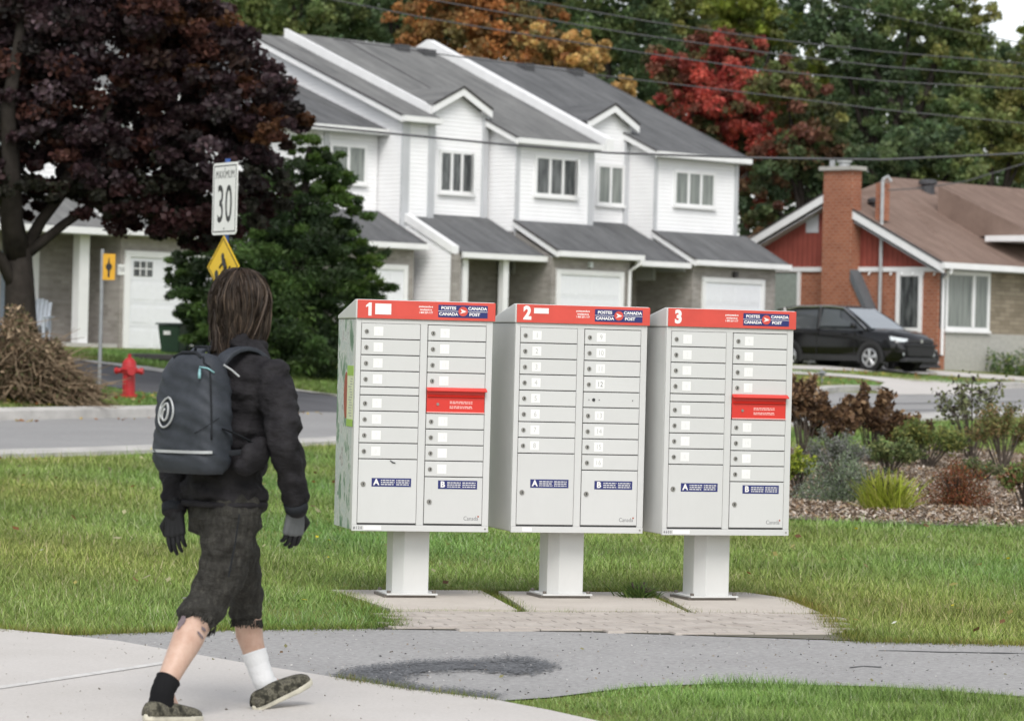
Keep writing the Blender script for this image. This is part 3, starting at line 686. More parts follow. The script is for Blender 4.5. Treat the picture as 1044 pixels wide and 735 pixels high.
MB().box(-3.50, -3.26, -1.20, -1.051, GZ, 4.02).build('wing_pier', 'brick_grey', h)
for x in (-3.12, -1.55): MB().box(x, x+.2, -1.15, -.95, GZ, 4.02).build('porch_column', 'trim_white', h)
MB().box(-3.3, -.01, .7, 1.09, GZ, 4.6).build('porch_back_wall', 'brick_grey', h)
MB().box(-2.95, -2.1, .64, .699, GZ, 3.6).build('front_door', 'door_blue_grey', h)
MB().box(-1.95, -1.75, .60, .699, 3.0, 3.3).build('wall_lamp', 'trim_dark', h)
MB().prism([(-1.5, GZ), (-1.5, 4.08), (0, 4.80), (1.0, 4.80), (1.0, GZ)], 'x', 0, 3.2).build('garage_wall', 'brick_grey', h)
garage_door(h, .32, 2.78, GZ, 3.60, -1.5)
MB().box(1.45, 1.55, -1.62, -1.501, 3.82, 3.98).build('wall_lamp', 'lamp_lens', h)
m = MB(); m.tube([(3.3, -1.84, 4.14), (3.3, -1.84, 4.0), (3.12, -1.58, 3.78), (3.12, -1.58, GZ)], .05, 8); m.build('downspout', 'trim_white', h)
for x, y in ((1.5, 6.6), (2.4, 6.4)): MB().box(x, x+.45, y, y+.4, sl(y)-.05, sl(y)+.22).build('roof_vent', 'vent_dark', h)
# --- right end unit
h = F1.root('townhouse', 'rightmost white sided townhouse with dark roof, next to the red brick bungalow', 'townhouse', 'attached townhouses across the street')
b = MB(); b.prism([(1.2, GZ), (1.2, 8.0), (7.0, 10.35), (13.5, 7.8), (13.5, GZ)], 'x', 3.63, 9.5); b.build('upper_wall', 'siding_white', h)
b = MB(); b.prism([(0, 3.6), (0, 7.40), (1.19, 7.9), (1.19, 3.6)], 'x', 5.80, 9.5); b.build('bay_wall', 'siding_white', h)
b = MB(); b.prism([(3.95, 4.6), (5.9, 4.6), (5.9, 8.1), (4.95, 8.66), (3.95, 8.1)], 'y', 1.1, 3.2); b.build('dormer_wall', 'siding_white', h)
for a_ in ((3.65, 3.9, 1.04, 1.099, 4.7, 7.9), (5.62, 5.79, 1.04, 1.099, 4.7, 7.9)): MB().box(*a_).build('corner_trim', 'trim_grey', h)
for a_ in ((5.77, 5.90, -.03, -.001, 3.6, 7.4), (9.36, 9.52, -.03, -.001, 4.9, 7.42)): MB().box(*a_).build('corner_trim', 'trim_grey', h)
roof(h, 'roof', 3.63, 5.60, [(1.15, sl(1.15)), (6.95, sl(6.9)), (14, 7.9)], 'shingle_dark', fascia=False, rakeL=False)
roof(h, 'roof', 5.62, 9.75, [(-.25, 7.42), (6.95, sl(6.9)-.03), (14, 7.9)], 'shingle_dark', rakeR=True)
dormer_roof(h, 3.82, 6.02, 4.95, 8.25, 8.80, .86, 'shingle_dark')
window(h, 4.45, 5.62, 5.78, 7.0, 1.1, 2, 'window_glass_curtained'); window(h, 6.62, 8.46, 5.84, 6.92, 0, 3, 'window_glass_curtained')
roof(h, 'lower_roof', 5.78, 9.95, [(-1.75, 4.22), (0, 5.08)], 'shingle_dark')
roof(h, 'porch_roof', 3.42, 5.72, [(-1.5, 4.12), (1.08, 5.28)], 'shingle_dark', rakeL=False)
MB().prism([(-1.5, GZ), (-1.5, 4.04), (0, 4.76), (1.0, 4.76), (1.0, GZ)], 'x', 5.9, 9.62).build('garage_wall', 'brick_grey', h)
MB().prism([(-1.2, 4.22), (0, 4.8), (1.1, 4.8), (1.1, 3.85), (-1.2, 3.85)], 'x', 5.86, 5.899).build('side_panel', 'siding_grey', h)
MB().box(3.3, 5.89, .7, 1.09, GZ, 4.6).build('porch_back_wall', 'brick_grey', h)
MB().box(4.75, 5.05, .63, .699, GZ, 3.7).build('front_door', 'door_blue_grey', h)
garage_door(h, 6.45, 8.95, GZ, 3.58, -1.5)
MB().box(7.65, 7.80, -1.62, -1.501, 3.76, 3.92).build('wall_lamp', 'trim_dark', h)
for x in (6.5, 8.7): MB().box(x, x+.4, 6.2, 6.6, sl(6.2)-.08, sl(6.2)+.2).build('roof_vent', 'vent_dark', h)
# --- unit to the left, lower roof
h = F1.root('townhouse', 'lower white townhouse half hidden behind the dark green conifer', 'townhouse', 'attached townhouses across the street')
zz = lambda y: 7.5+.40*(y-1.5)
b = MB(); b.prism([(1.8, 4.5), (1.8, 7.45), (7.5, 9.55), (13.5, 7.2), (13.5, GZ), (1.8, GZ)], 'x', -11.5, -3.70); b.build('upper_wall', 'siding_white', h)
roof(h, 'roof', -11.8, -3.69, [(1.45, 7.50), (7.5, 9.72), (13.6, 7.3)], 'shingle_dark')
window(h, -5.5, -4.12, 5.92, 7.02, 1.8, 2, 'window_glass_curtained')
m = MB(); m.box(-5.72, -5.54, 1.76, 1.799, 5.2, 7.4); m.build('corner_trim', 'trim_grey', h)
roof(h, 'lower_roof', -8.5, -3.72, [(-.28, 4.30), (1.75, 5.22)], 'shingle_dark', rakeR=True)
MB().prism([(.05, GZ), (.05, 4.15), (1.79, 4.8), (1.79, GZ)], 'x', -8.3, -3.85).build('garage_wall', 'brick_grey', h)
garage_door(h, -6.6, -4.25, GZ, 3.55, .05)
# --- nearest unit, at the left edge
F2 = Frame(124, 77)
h = F2.root('townhouse', 'grey brick fronted townhouse at left with porch and white garage door', 'townhouse', 'attached townhouses across the street')
b = MB(); b.prism([(1.9, GZ), (1.9, 7.3), (7.5, 9.9), (13.5, 7.3), (13.5, GZ)], 'x', -9, 3.4); b.build('upper_wall', 'siding_white', h)
roof(h, 'roof', -9.2, 3.6, [(1.6, 7.35), (7.5, 9.95), (13.6, 7.3)], 'shingle_grey', rakeR=True)
window(h, -2.6, -1.0, 5.6, 6.9, 1.9, 3, 'window_glass_curtained'); window(h, .4, 2.2, 5.6, 6.9, 1.9, 3, 'window_glass_curtained')
roof(h, 'lower_roof', -.35, 3.5, [(-.35, 4.02), (1.85, 5.15)], 'shingle_grey')
roof(h, 'porch_roof', -8.6, -.40, [(-.10, 4.0), (1.85, 5.05)], 'shingle_grey')
MB().prism([(0, GZ), (0, 3.88), (1.89, 4.7), (1.89, GZ)], 'x', -.08, 3.3).build('garage_wall', 'brick_grey', h)
MB().box(-2.8, -.081, 1.35, 1.89, GZ, 4.3).build('porch_back_wall', 'brick_grey', h)
MB().box(-8.2, -2.81, .9, 1.89, GZ, 4.3).build('front_wall', 'brick_grey', h)
MB().box(-2.80, -.09, .05, 1.34, GZ, 1.34).build('porch_floor', 'kerb_concrete', h)
MB().box(-1.08, -.80, .25, .50, 1.341, 3.82).build('porch_column', 'trim_white', h)
MB().box(-1.85, -1.45, 1.28, 1.349, 1.341, 3.7).build('porch_pilaster', 'trim_white', h)
MB().box(-2.55, -1.9, 1.29, 1.349, 1.341, 3.4).build('front_door', 'door_blue_grey', h)
garage_door(h, .16, 2.75, 1.22, 3.36, 0, True)
pl_ = MB().box(-.30+.13, .005+.01, -.025, -.001, 2.93, 3.17).build('number_plate', 'sign_face', h)
text('house_number', '750', .16, BF(-.08, 3.05, -.0255), 'ink_dark', pl_, 'CENTER', .001, sx=.75)
# garden chair on the porch
def F2w(x, y, z): c, s_ = math.cos(F2.t), math.sin(F2.t); return Vector((F2.o.x+x*c-y*s_, F2.o.y+x*s_+y*c, z))
ch = empty('garden_chair', F2w(-1.95, .72, 1.342), F2.t-.9); tag(ch, 'pale slatted wooden armchair on the brick porch at left', 'chair')
bk = MB()
for i in range(6):
    x = -.27+i*.092; bk.prism([(.22, .34), (.245, .34), (.475, 1.0-.02*abs(i-2.5)**1.6), (.45, 1.0-.02*abs(i-2.5)**1.6)], 'x', x, x+.078)
bk.build('backrest', 'chair_paint', ch)
MB().prism([(-.32, .40), (.25, .30), (.25, .275), (-.32, .375)], 'x', -.27, .27).build('seat', 'chair_paint', ch)
for s_ in (-1, 1):
    MB().box(s_*.30-.06, s_*.30+.06, -.36, .34, .56, .585).build('armrest', 'chair_paint', ch)
    MB().box(s_*.28-.025, s_*.28+.025, -.33, -.24, 0, .559).build('leg', 'chair_paint', ch)
    MB().prism([(.16, .0), (.26, .0), (.34, .559), (.26, .559)], 'x', s_*.28-.02, s_*.28+.02).build('leg', 'chair_paint', ch)

# --- red bungalow
F3 = Frame(955, 101)
h = F3.root('bungalow', 'red brick bungalow with tall chimney and brown shingle roof at right', 'house')
h.scale = (1, 1, 1)
b = MB(); b.prism([(0, GZ), (0, 4.18), (8.4, 4.18), (8.4, GZ)], 'x', 0, .25); b.build('brick_wall', 'brick_orange', h)
MB().prism([(-.01, 4.20), (8.6, 4.20), (4.2, 6.40)], 'x', .01, .24).build('gable_panel', 'panel_red', h)
MB().box(-.06, .0, -.1, 8.6, 4.13, 4.27).build('gable_trim', 'trim_white', h)
MB().box(.251, 12, .05, .3, GZ, 4.3).build('front_wall', 'stone_beige', h)
MB().box(-.01, .36, -.02, .049, GZ, 4.2).build('corner_pier', 'brick_orange', h)
MB().box(.2, 12, .0, .049, GZ, 2.3).build('front_base', 'concrete_cap', h)
ro = MB(); th = .12
up = [(-.45, 4.38), (4.2, 6.55), (9.2, 4.25)]; ro.prism(up+[(y, z-th) for y, z in up][::-1], 'x', -.35, 7); ro.build('roof', 'shingle_brown', h)
MB().prism([(-.5, 4.34), (4.2, 6.535), (9.3, 4.2), (9.3, 3.95), (4.2, 6.28), (-.5, 4.08)], 'x', -.42, -.353).build('rake_board', 'trim_white', h)
MB().prism([(-.5, 4.39), (4.2, 6.585), (9.3, 4.25), (9.3, 4.2), (4.2, 6.536), (-.5, 4.341)], 'x', -.44, -.352).build('drip_edge', 'trim_dark', h)
MB().prism([(-.2, 4.12), (4.2, 6.2), (8.8, 4.1), (8.8, 4.08), (4.2, 6.17), (-.2, 4.1)], 'x', -.352, .0).build('soffit', 'trim_grey', h)
# main hipped block, rises behind
hp = MB(); ez = 4.40; e0, e1 = .6, 16.0
rz_ = 7.35
hp.add([(.6, -.45, ez), (16, -.45, ez), (12.5, 5.6, rz_), (4.6, 5.6, rz_), (.6, 11, ez), (16, 11, ez)], [(0, 1, 2, 3), (0, 3, 4), (3, 2, 5, 4), (1, 5, 2), (0, 4, 5, 1)])
hp.build('roof', 'shingle_brown', h)
MB().box(-.46, 14, -.58, -.46, 4.22, 4.40).build('gutter', 'trim_white', h)
MB().box(-.3, 14, -.458, .04, 4.20, 4.215).build('soffit', 'trim_grey', h)
m = MB(); m.tube([(-.05, -.55, 4.3), (-.05, -.5, 4.1), (.15, -.08, 3.9), (.15, -.08, 1.6)], .05); m.build('downspout', 'trim_white', h)
MB().box(3.6, 14, -.75, 1.0, 5.2, 5.38).build('upper_eave', 'trim_white', h)
MB().prism([(-.72, 5.381), (3.2, 7.0), (3.2, 5.381)], 'x', 4.0, 14).build('roof', 'shingle_brown', h)
window(h, .33, 2.55, 2.36, 4.18, -.001, 1, 'window_glass_curtained', .12)
MB().box(1.66, 1.80, -.052, -.022, 2.49, 4.05).build('mullion', 'trim_white', h)
MB().box(.06, .325, -.045, -.0215, 2.42, 4.1).build('side_pane', 'window_glass', h)
window_x(h, .58, 1.58, 2.28, 4.13, -.001, 1, 'window_glass', .14)
MB().box(-.012, 0-.001, 5.55, 6.5, GZ, 4.1).build('green_panel', 'house_green', h); MB().box(-.05, -.001, 5.42, 5.54, GZ, 4.12).build('corner_trim', 'trim_white', h)
ck = MB(); ck.box(-.45, -.001, 3.07, 4.22, GZ, 7.25); ck.prism([(3.07, GZ), (3.07, 3.95), (2.25, 2.5), (2.25, GZ)], 'x', -.43, -.002); co = ck.build('chimney', 'brick_orange', h)
MB().prism([(3.06, 4.18), (2.12, 2.58), (2.12, 2.28), (3.06, 3.86)], 'x', -.48, -.001).build('chimney_shoulder', 'flashing', co)
MB().box(-.55, .10, 2.95, 4.34, 7.251, 7.37).build('chimney_cap', 'concrete_cap', co)
MB().lathe([(.17, 0), (.17, .12), (.24, .14), (.24, .20), (.15, .24)], (-.22, 3.6, 7.371), 14).build('flue_pot', 'pipe_grey', co)
MB().box(-.30, -.18, 4.0, 4.12, 7.371, 7.62).build('flue_pot', 'pipe_grey', co)
MB().box(-.02, -.001+.012, 4.75, 5.25, 5.35, 5.95).build('gable_vent', 'trim_grey', h)
m = MB(); m.tube([(-.14, 2.13, 1.9), (-.14, 2.13, 6.95)], .055, 8); m.tube([(-.14, 2.13, 6.95), (-.05, 2.0, 7.05), (.05, 1.95, 6.9)], .05); m.build('service_mast', 'pipe_grey', h)
MB().box(-.30, -.002, 2.0, 2.3, 1.75, 2.3).build('electric_meter', 'pipe_grey', h)
MB().box(.0, .30, 2.2, 2.5, 5.7, 6.85).build('vent_stack', 'brick_orange', h)
for x, y, z in ((1.2, 3.4, 6.18), (5.4, 4.7, 7.0)): MB().lathe([(.22, -.2), (.22, .12), (.31, .15), (.31, .25), (.2, .30)], (x, y, z), 16).build('roof_vent', 'vent_dark', h, smooth=False)
m = MB(); y = 4.05
for i in range(8): m.tube([(-.06, .1+i*.42, 4.10), (-.10, .1+i*.42, 4.02)], .03, 6)
m.build('light_string', 'trim_white', h)

# ------------------------------------------------------------------ vegetation
def rdirs(n):
    v = rng.normal(size=(n, 3)); return v/np.linalg.norm(v, axis=1, keepdims=True)
def leaf_mesh(name, cen, size, tint, mat, parent, up=.0, aspect=.7, droop=None):
    n = len(cen); nr = rdirs(n); nr[:, 2] += up; nr /= np.linalg.norm(nr, axis=1, keepdims=True)
    t = np.cross(nr, rdirs(n)); t /= np.linalg.norm(t, axis=1, keepdims=True)
    if droop is not None: t = t*(1-droop[1])+np.array(droop[0])*droop[1]; t /= np.linalg.norm(t, axis=1, keepdims=True)
    b = np.cross(nr, t); b /= np.linalg.norm(b, axis=1, keepdims=True)
    s = (size*rng.uniform(.6, 1.35, n))[:, None]
    V = np.stack([cen-t*s*.5, cen+b*s*aspect*.5+t*s*.05, cen+t*s*.5, cen-b*s*aspect*.5+t*s*.05], 1).reshape(-1, 3)
    F = np.arange(4*n).reshape(n, 4); return raw(name, V, F, 4, mat, parent, np.repeat(tint, 4, 0))
def clumps(blobs, sub, per, spread=.22, shell=2.6, flat=.75):
    """blobs: (centre, (rx,ry,rz), weight, colour list) -> leaf centres + tints"""
    Cn, T = [], []
    for c, r, w, cols in blobs:
        c = np.array(c); r = np.array(r); ns = max(3, int(sub*w))
        d = rdirs(ns); rr = rng.uniform(0, 1, ns)**(1/shell); cc = c+d*r*rr[:, None]
        cr = np.max(r[[0, 2]])*spread
        for i in range(ns):
            n = int(per*rng.uniform(.5, 1.5)); k = cr*rng.uniform(.6, 1.3)
            dd = rdirs(n)*(rng.uniform(0, 1, n)**.5)[:, None]*k*np.array([1, 1, flat])
            Cn.append(cc[i]+dd); base = np.array(cols[rng.integers(len(cols))])*rng.uniform(.75, 1.3)
            T.append(base*rng.uniform(.65, 1.4, (n, 1))*rng.uniform(.93, 1.07, (n, 3)))
    return np.concatenate(Cn), np.clip(np.concatenate(T), .002, .9)
def pxblob(u, v, D, ru, rv, w, cols, rd=None):
    s = FPX/D; p = P(u, v, D); rx = ru/s; return (tuple(p), (rx, rd if rd else rx*.9, rv/s), w, cols)
def wig(pts, amp, r=random):
    return [Vector(p)+Vector((r.uniform(-amp, amp), r.uniform(-amp, amp), r.uniform(-amp, amp)*.5)) for p in pts]
def tree(name, label, cat, limbs, blobs, leaf, sub, per, mat='bark', group=None, spread=.22, up=.3, aspect=.7, flat=.75, droop=None, shell=2.6):
    base = limbs[0][0][0]; r = empty(name, (0, 0, 0)); r.location = base; tag(r, label, cat, group)
    inv = Vector(base); m = MB()
    for pts, r0, r1 in limbs:
        n = len(pts); m.tube([Vector(p)-inv for p in pts], [r0+(r1-r0)*i/(n-1) for i in range(n)], 8)
    m.build('trunk', mat, r, smooth=True)
    cen, tint = clumps(blobs, sub, per, spread, shell, flat); cen = cen-np.array(inv)
    leaf_mesh('crown', cen, leaf, tint, 'leaf', r, up, aspect, droop); return r
# the purple maple, left foreground of the far lawn
DM = GR(48, 388).y; sM = FPX/DM
MC = [(0.046, 0.026, 0.03), (0.059, 0.035, 0.039), (0.035, 0.022, 0.024), (0.121, 0.084, 0.095), (0.095, 0.041, 0.032), (0.03, 0.024, 0.023)]
MCb = [(.085, .034, .020), (.10, .045, .02), (.05, .028, .022)]
MG = [(0.026, 0.026, 0.017), (0.039, 0.016, 0.016)]
mb = lambda u, v, ru, rv, w, cols=MC, dd=0: pxblob(u, v, DM+dd, ru, rv, w, cols, 1.4)
limbs = [([P(24, 392, DM), P(21, 340, DM), P(20, 290, DM), P(19, 248, DM)], .34, .22),
         ([P(18, 262, DM), P(12, 225, DM-.3), P(12, 180, DM-.6), P(8, 110, DM-.8), P(20, 40, DM-.8), P(30, -40, DM)], .24, .06),
         ([P(22, 262, DM), P(42, 225, DM+.2), P(70, 190, DM), P(100, 130, DM-.3), P(140, 60, DM)], .13, .04),
         ([P(24, 262, DM), P(66, 228, DM+.2), P(115, 195, DM+.6), P(160, 160, DM+.8), P(215, 120, DM+.8)], .10, .03),
         ([P(70, 190, DM), P(60, 120, DM+.6), P(70, 40, DM+.8)], .11, .04), ([P(20, 220, DM), P(-30, 170, DM), P(-90, 120, DM)], .15, .04),
         ([P(18, 300, DM), P(0, 262, DM-.3), P(-20, 245, DM-.5), P(-60, 200, DM)], .13, .05)]
mbl = [mb(40, 20, 90, 60, 1.3), mb(130, 20, 90, 60, 1.3), mb(60, -60, 130, 60, 1.2), mb(170, 30, 65, 60, 1, MC, -.6), mb(205, 55, 60, 50, 1.0, MC+MCb, -.5),
       mb(245, 95, 52, 38, .9, MC+MCb, -.6), mb(280, 130, 36, 30, .5, MC+MCb, -.7), mb(225, 150, 60, 55, 1.15, MC, -.7), mb(262, 200, 34, 42, .45, MG, -.6),
       mb(150, 110, 70, 55, 1.2), mb(60, 90, 80, 45, 1.1), mb(-30, 90, 60, 60, .8), mb(-20, 190, 36, 45, .5), mb(170, 190, 60, 42, .95, MG), mb(120, 205, 50, 32, .55, MG),
       mb(95, 150, 60, 32, .5), mb(205, 225, 55, 24, .5, MG), mb(15, 190, 40, 34, .5, MG), mb(60, 200, 34, 24, .3, MG), mb(110, 165, 60, 40, .8, MC), mb(20, 130, 50, 40, .7, MC), mb(215, 12, 25, 22, .35, MCb), mb(30, 140, 45, 30, .35), mb(185, 235, 40, 18, .3, MG)]
tree('maple_tree', 'large dark purple leaved maple filling the upper left, over the brush pile', 'tree', limbs, mbl, .125, 62, 105, 'bark_dark', up=.8, spread=.26, flat=.6)
# conifer
DC = GR(290, 388).y+1.5; sC = FPX/DC
CG = [(0.047, 0.083, 0.029), (0.065, 0.117, 0.035), (0.098, 0.169, 0.044), (0.034, 0.06, 0.025), (0.039, 0.062, 0.026)]
CL = [(.075, .13, .022), (.06, .11, .02), (.035, .07, .016)]
cb = lambda u, v, ru, rv, w, cols=CG, dd=0: pxblob(u, v, DC+dd, ru, rv, w, cols, ru/sC*.9)
cbl = [cb(315, 155, 22, 22, .3, CL), cb(335, 175, 28, 24, .45, CG+CL), cb(300, 200, 55, 42, 1.1), cb(345, 215, 34, 30, .6, CG+CL), cb(290, 260, 80, 50, 1.7), cb(360, 262, 34, 28, .5, CG+CL),
       cb(220, 300, 50, 55, 1.1), cb(290, 320, 95, 55, 2.0), cb(370, 290, 36, 16, .35, CL), cb(350, 320, 45, 45, .8), cb(300, 360, 80, 26, 1.0), cb(235, 355, 50, 28, .7), cb(180, 283, 18, 10, .12, CG+CL), cb(195, 270, 24, 14, .2), cb(200, 330, 26, 20, .25), cb(190, 300, 22, 12, .15)]
tree('conifer_tree', 'dense dark green conifer with lighter tips, behind the walker', 'tree', [([P(290, 389, DC), P(295, 300, DC), P(310, 200, DC), P(315, 150, DC)], .2, .04)], cbl, .13, 85, 150, 'bark_dark', up=.2, aspect=.26, spread=.22, flat=.5)
# trees behind the houses, leaf colours lightened in place of haze
G1 = [(0.142, 0.195, 0.071), (0.1, 0.153, 0.059), (0.201, 0.248, 0.088), (0.171, 0.201, 0.071)]
G2 = [(0.094, 0.142, 0.065), (0.073, 0.116, 0.057), (0.13, 0.177, 0.077)]
OL = [(0.212, 0.236, 0.077), (0.26, 0.26, 0.083), (0.153, 0.189, 0.065)]
OR = [(0.425, 0.189, 0.065), (0.354, 0.165, 0.059), (0.496, 0.271, 0.106), (0.26, 0.153, 0.059), (0.212, 0.177, 0.071)]
YE = [(.62, .43, .17), (.55, .36, .13), (.42, .29, .11)]
RE = [(0.562, 0.119, 0.086), (0.497, 0.097, 0.076), (0.281, 0.059, 0.049), (0.497, 0.13, 0.092), (0.216, 0.081, 0.054), (0.13, 0.108, 0.049)]
LM = [(.24, .29, .045), (.18, .23, .04), (.30, .33, .07)]
MXc = [(.12, .12, .05), (.19, .11, .06), (.20, .09, .06), (.09, .11, .05)]
def bgtree(label, D, blobs, leaf=.17, sub=46, per=95, base=None, kind='tree', limbs=None, name='tree', **kw):
    bb = [pxblob(u, v, D+dd, ru, rv, w, cols, min(3.2, ru*D/FPX*.8)) for u, v, ru, rv, w, cols, dd in blobs]
    u0 = base if base is not None else blobs[0][0]; b = onz(*P(u0, 350, D).xy); top = P(blobs[0][0], blobs[0][1], D)
    L = [([b, b.lerp(top, .4)+Vector((.2, 0, 0)), b.lerp(top, .75), top], .28, .08)]
    for u, v, *_ in blobs[1:5]: L.append(([b.lerp(top, .45), b.lerp(top, .45).lerp(P(u, v, D), .6)+Vector((0, 0, .5)), P(u, v, D)], .13, .04))
    return tree(name, label, 'tree', L+(limbs or []), bb, leaf, sub, per, 'bark_dark', 'trees behind the houses', **kw)
bgtree('dark green tree above the gable roof of the white townhouse', 124, [(300, 5, 75, 50, 1.6, G1, 0), (250, 20, 40, 50, .8, G1, 0), (350, 20, 50, 40, 1, G2, 0), (310, -40, 80, 40, 1, G2, 0)])
bgtree('dark green tree left of the orange one, behind the roof ridges', 130, [(405, 5, 55, 55, 1.2, G2, 0), (395, -40, 70, 40, 1, G1, 0), (420, 45, 40, 22, .6, G2, 0)])
bgtree('orange brown leaved tree above the fire wall', 118, [(500, 15, 60, 40, 1.5, OR, 0), (440, 25, 45, 36, 1, OR, 0), (490, -30, 80, 36, 1.2, OR, 0), (545, 30, 40, 30, .8, OR, 0), (520, 55, 60, 22, .8, OR, 0)])
bgtree('pale yellow leaved tree peeking above the dark roof', 116, [(590, 55, 32, 22, .9, YE, 0), (560, 50, 34, 24, .7, YE+OR, 0), (607, 68, 16, 10, .3, YE, 0)])
bgtree('small yellow leaved tree right of the larger yellow one', 113, [(636, 88, 13, 13, .35, YE, 0), (663, 112, 10, 7, .15, YE, 0)])
bgtree('green tree between the orange and the red ones', 132, [(620, 10, 60, 50, 1.4, G1, 0), (660, 40, 50, 60, 1.2, G2, 0), (600, -40, 80, 40, 1, OL, 0), (640, 100, 40, 40, .8, G2, 0)])
bgtree('olive green tree top above the red one', 134, [(695, 15, 50, 40, 1.2, OL, 0), (720, 60, 60, 40, 1, G1, 0), (700, -35, 60, 30, .8, G1, 0), (680, 70, 30, 30, .6, OL, 0)])
bgtree('bright red leaved tree behind the rightmost townhouse', 120, [(735, 90, 45, 38, 1.5, RE, 0), (690, 65, 35, 26, .8, RE+MXc, 0), (775, 110, 42, 36, 1.1, RE+MXc, 0), (735, 50, 32, 22, .7, RE, 0), (765, 45, 22, 12, .35, RE, 0), (700, 110, 42, 32, 1.1, RE, 0), (790, 135, 36, 26, .7, RE, -1), (740, 120, 40, 26, .8, RE, -1), (770, 150, 45, 26, .9, RE+MXc, 0), (720, 140, 40, 26, .8, MXc+G2, 0), (770, 190, 36, 30, .9, MXc+RE+RE, 0)], leaf=.16)
bgtree('lime yellow tree above the red one', 130, [(755, 12, 42, 22, 1, LM, 0), (790, 30, 36, 26, .9, LM+OL, 0), (770, -25, 60, 26, .9, LM, 0), (830, 70, 30, 22, .5, LM+OL, 0)])
bgtree('mixed green and rust leaved tree left of the chimney', 116, [(825, 120, 42, 40, 1.2, OL+MXc, 0), (800, 90, 35, 40, 1, MXc+OL, 0), (835, 155, 36, 30, .9, MXc+G1, 0), (800, 170, 46, 34, 1, MXc+G2, 0), (775, 215, 30, 36, .8, G2+MXc, 0), (850, 180, 35, 30, .8, G2, 0)])
lm = [([P(925, 230, 126), P(925, 160, 126), P(926, 130, 126)], .3, .26), ([P(926, 135, 126), P(905, 100, 126), P(880, 50, 126), P(870, 0, 126)], .2, .06), ([P(926, 135, 126), P(945, 95, 126), P(960, 40, 126), P(985, -10, 126)], .2, .06), ([P(928, 130, 126), P(960, 108, 126), P(1000, 80, 126)], .13, .04)]
bgtree('tall dark green tree with forked trunk, above the brown roof', 126, [(870, 40, 50, 45, 1.3, G2, 0), (845, 15, 45, 40, .9, G2, 0), (930, 15, 60, 34, .9, G1, 0), (885, 90, 40, 38, .9, G2, 0), (925, 75, 30, 25, .3, G2, 0), (975, 55, 45, 30, .9, OL+G1, 0), (990, 95, 50, 32, .9, G1, 0), (905, 130, 40, 26, .7, G2, 0), (985, 18, 34, 22, .8, OL, 0), (870, 140, 36, 30, .7, G2, 0), (940, 40, 50, 30, .8, G1, 2), (900, 0, 60, 24, .9, G1, 2)], base=925, limbs=lm)
bgtree('olive green tree at the right edge behind the bungalow', 119, [(1010, 130, 50, 36, 1.2, OL+G1, 0), (1050, 90, 40, 60, 1.2, OL, 0), (960, 155, 40, 28, .9, G1, 0), (1060, 40, 24, 30, .4, LM, 0), (1040, 165, 40, 24, .8, OL, 0)])
bgtree('dark green tree rising between chimney and roof vents', 114, [(900, 175, 45, 30, 1.2, G2, 0), (935, 150, 45, 26, 1, G2, 0), (970, 175, 40, 20, .8, G1, 0), (875, 205, 30, 24, .6, G2, 0)], base=905)
# far wood that closes the gaps low down
fb = []
for u in range(180, 1120, 44): fb.append(pxblob(u, 150+random.uniform(-15, 15), 142, 46, 75, 1, G2, 2.5))
for u in range(820, 1120, 48): fb.append(pxblob(u, 85+random.uniform(-10, 10), 144, 44, 45, .75, G2, 2.5))
for u in range(180, 800, 50): fb.append(pxblob(u, 30+random.uniform(-15, 15), 146, 48, 70, .9, G2, 2.5))
cen, tint = clumps(fb, 42, 80, .25); wood = leaf_mesh('distant_wood', cen, .30, tint, 'leaf', None); tag(wood, kind='stuff')

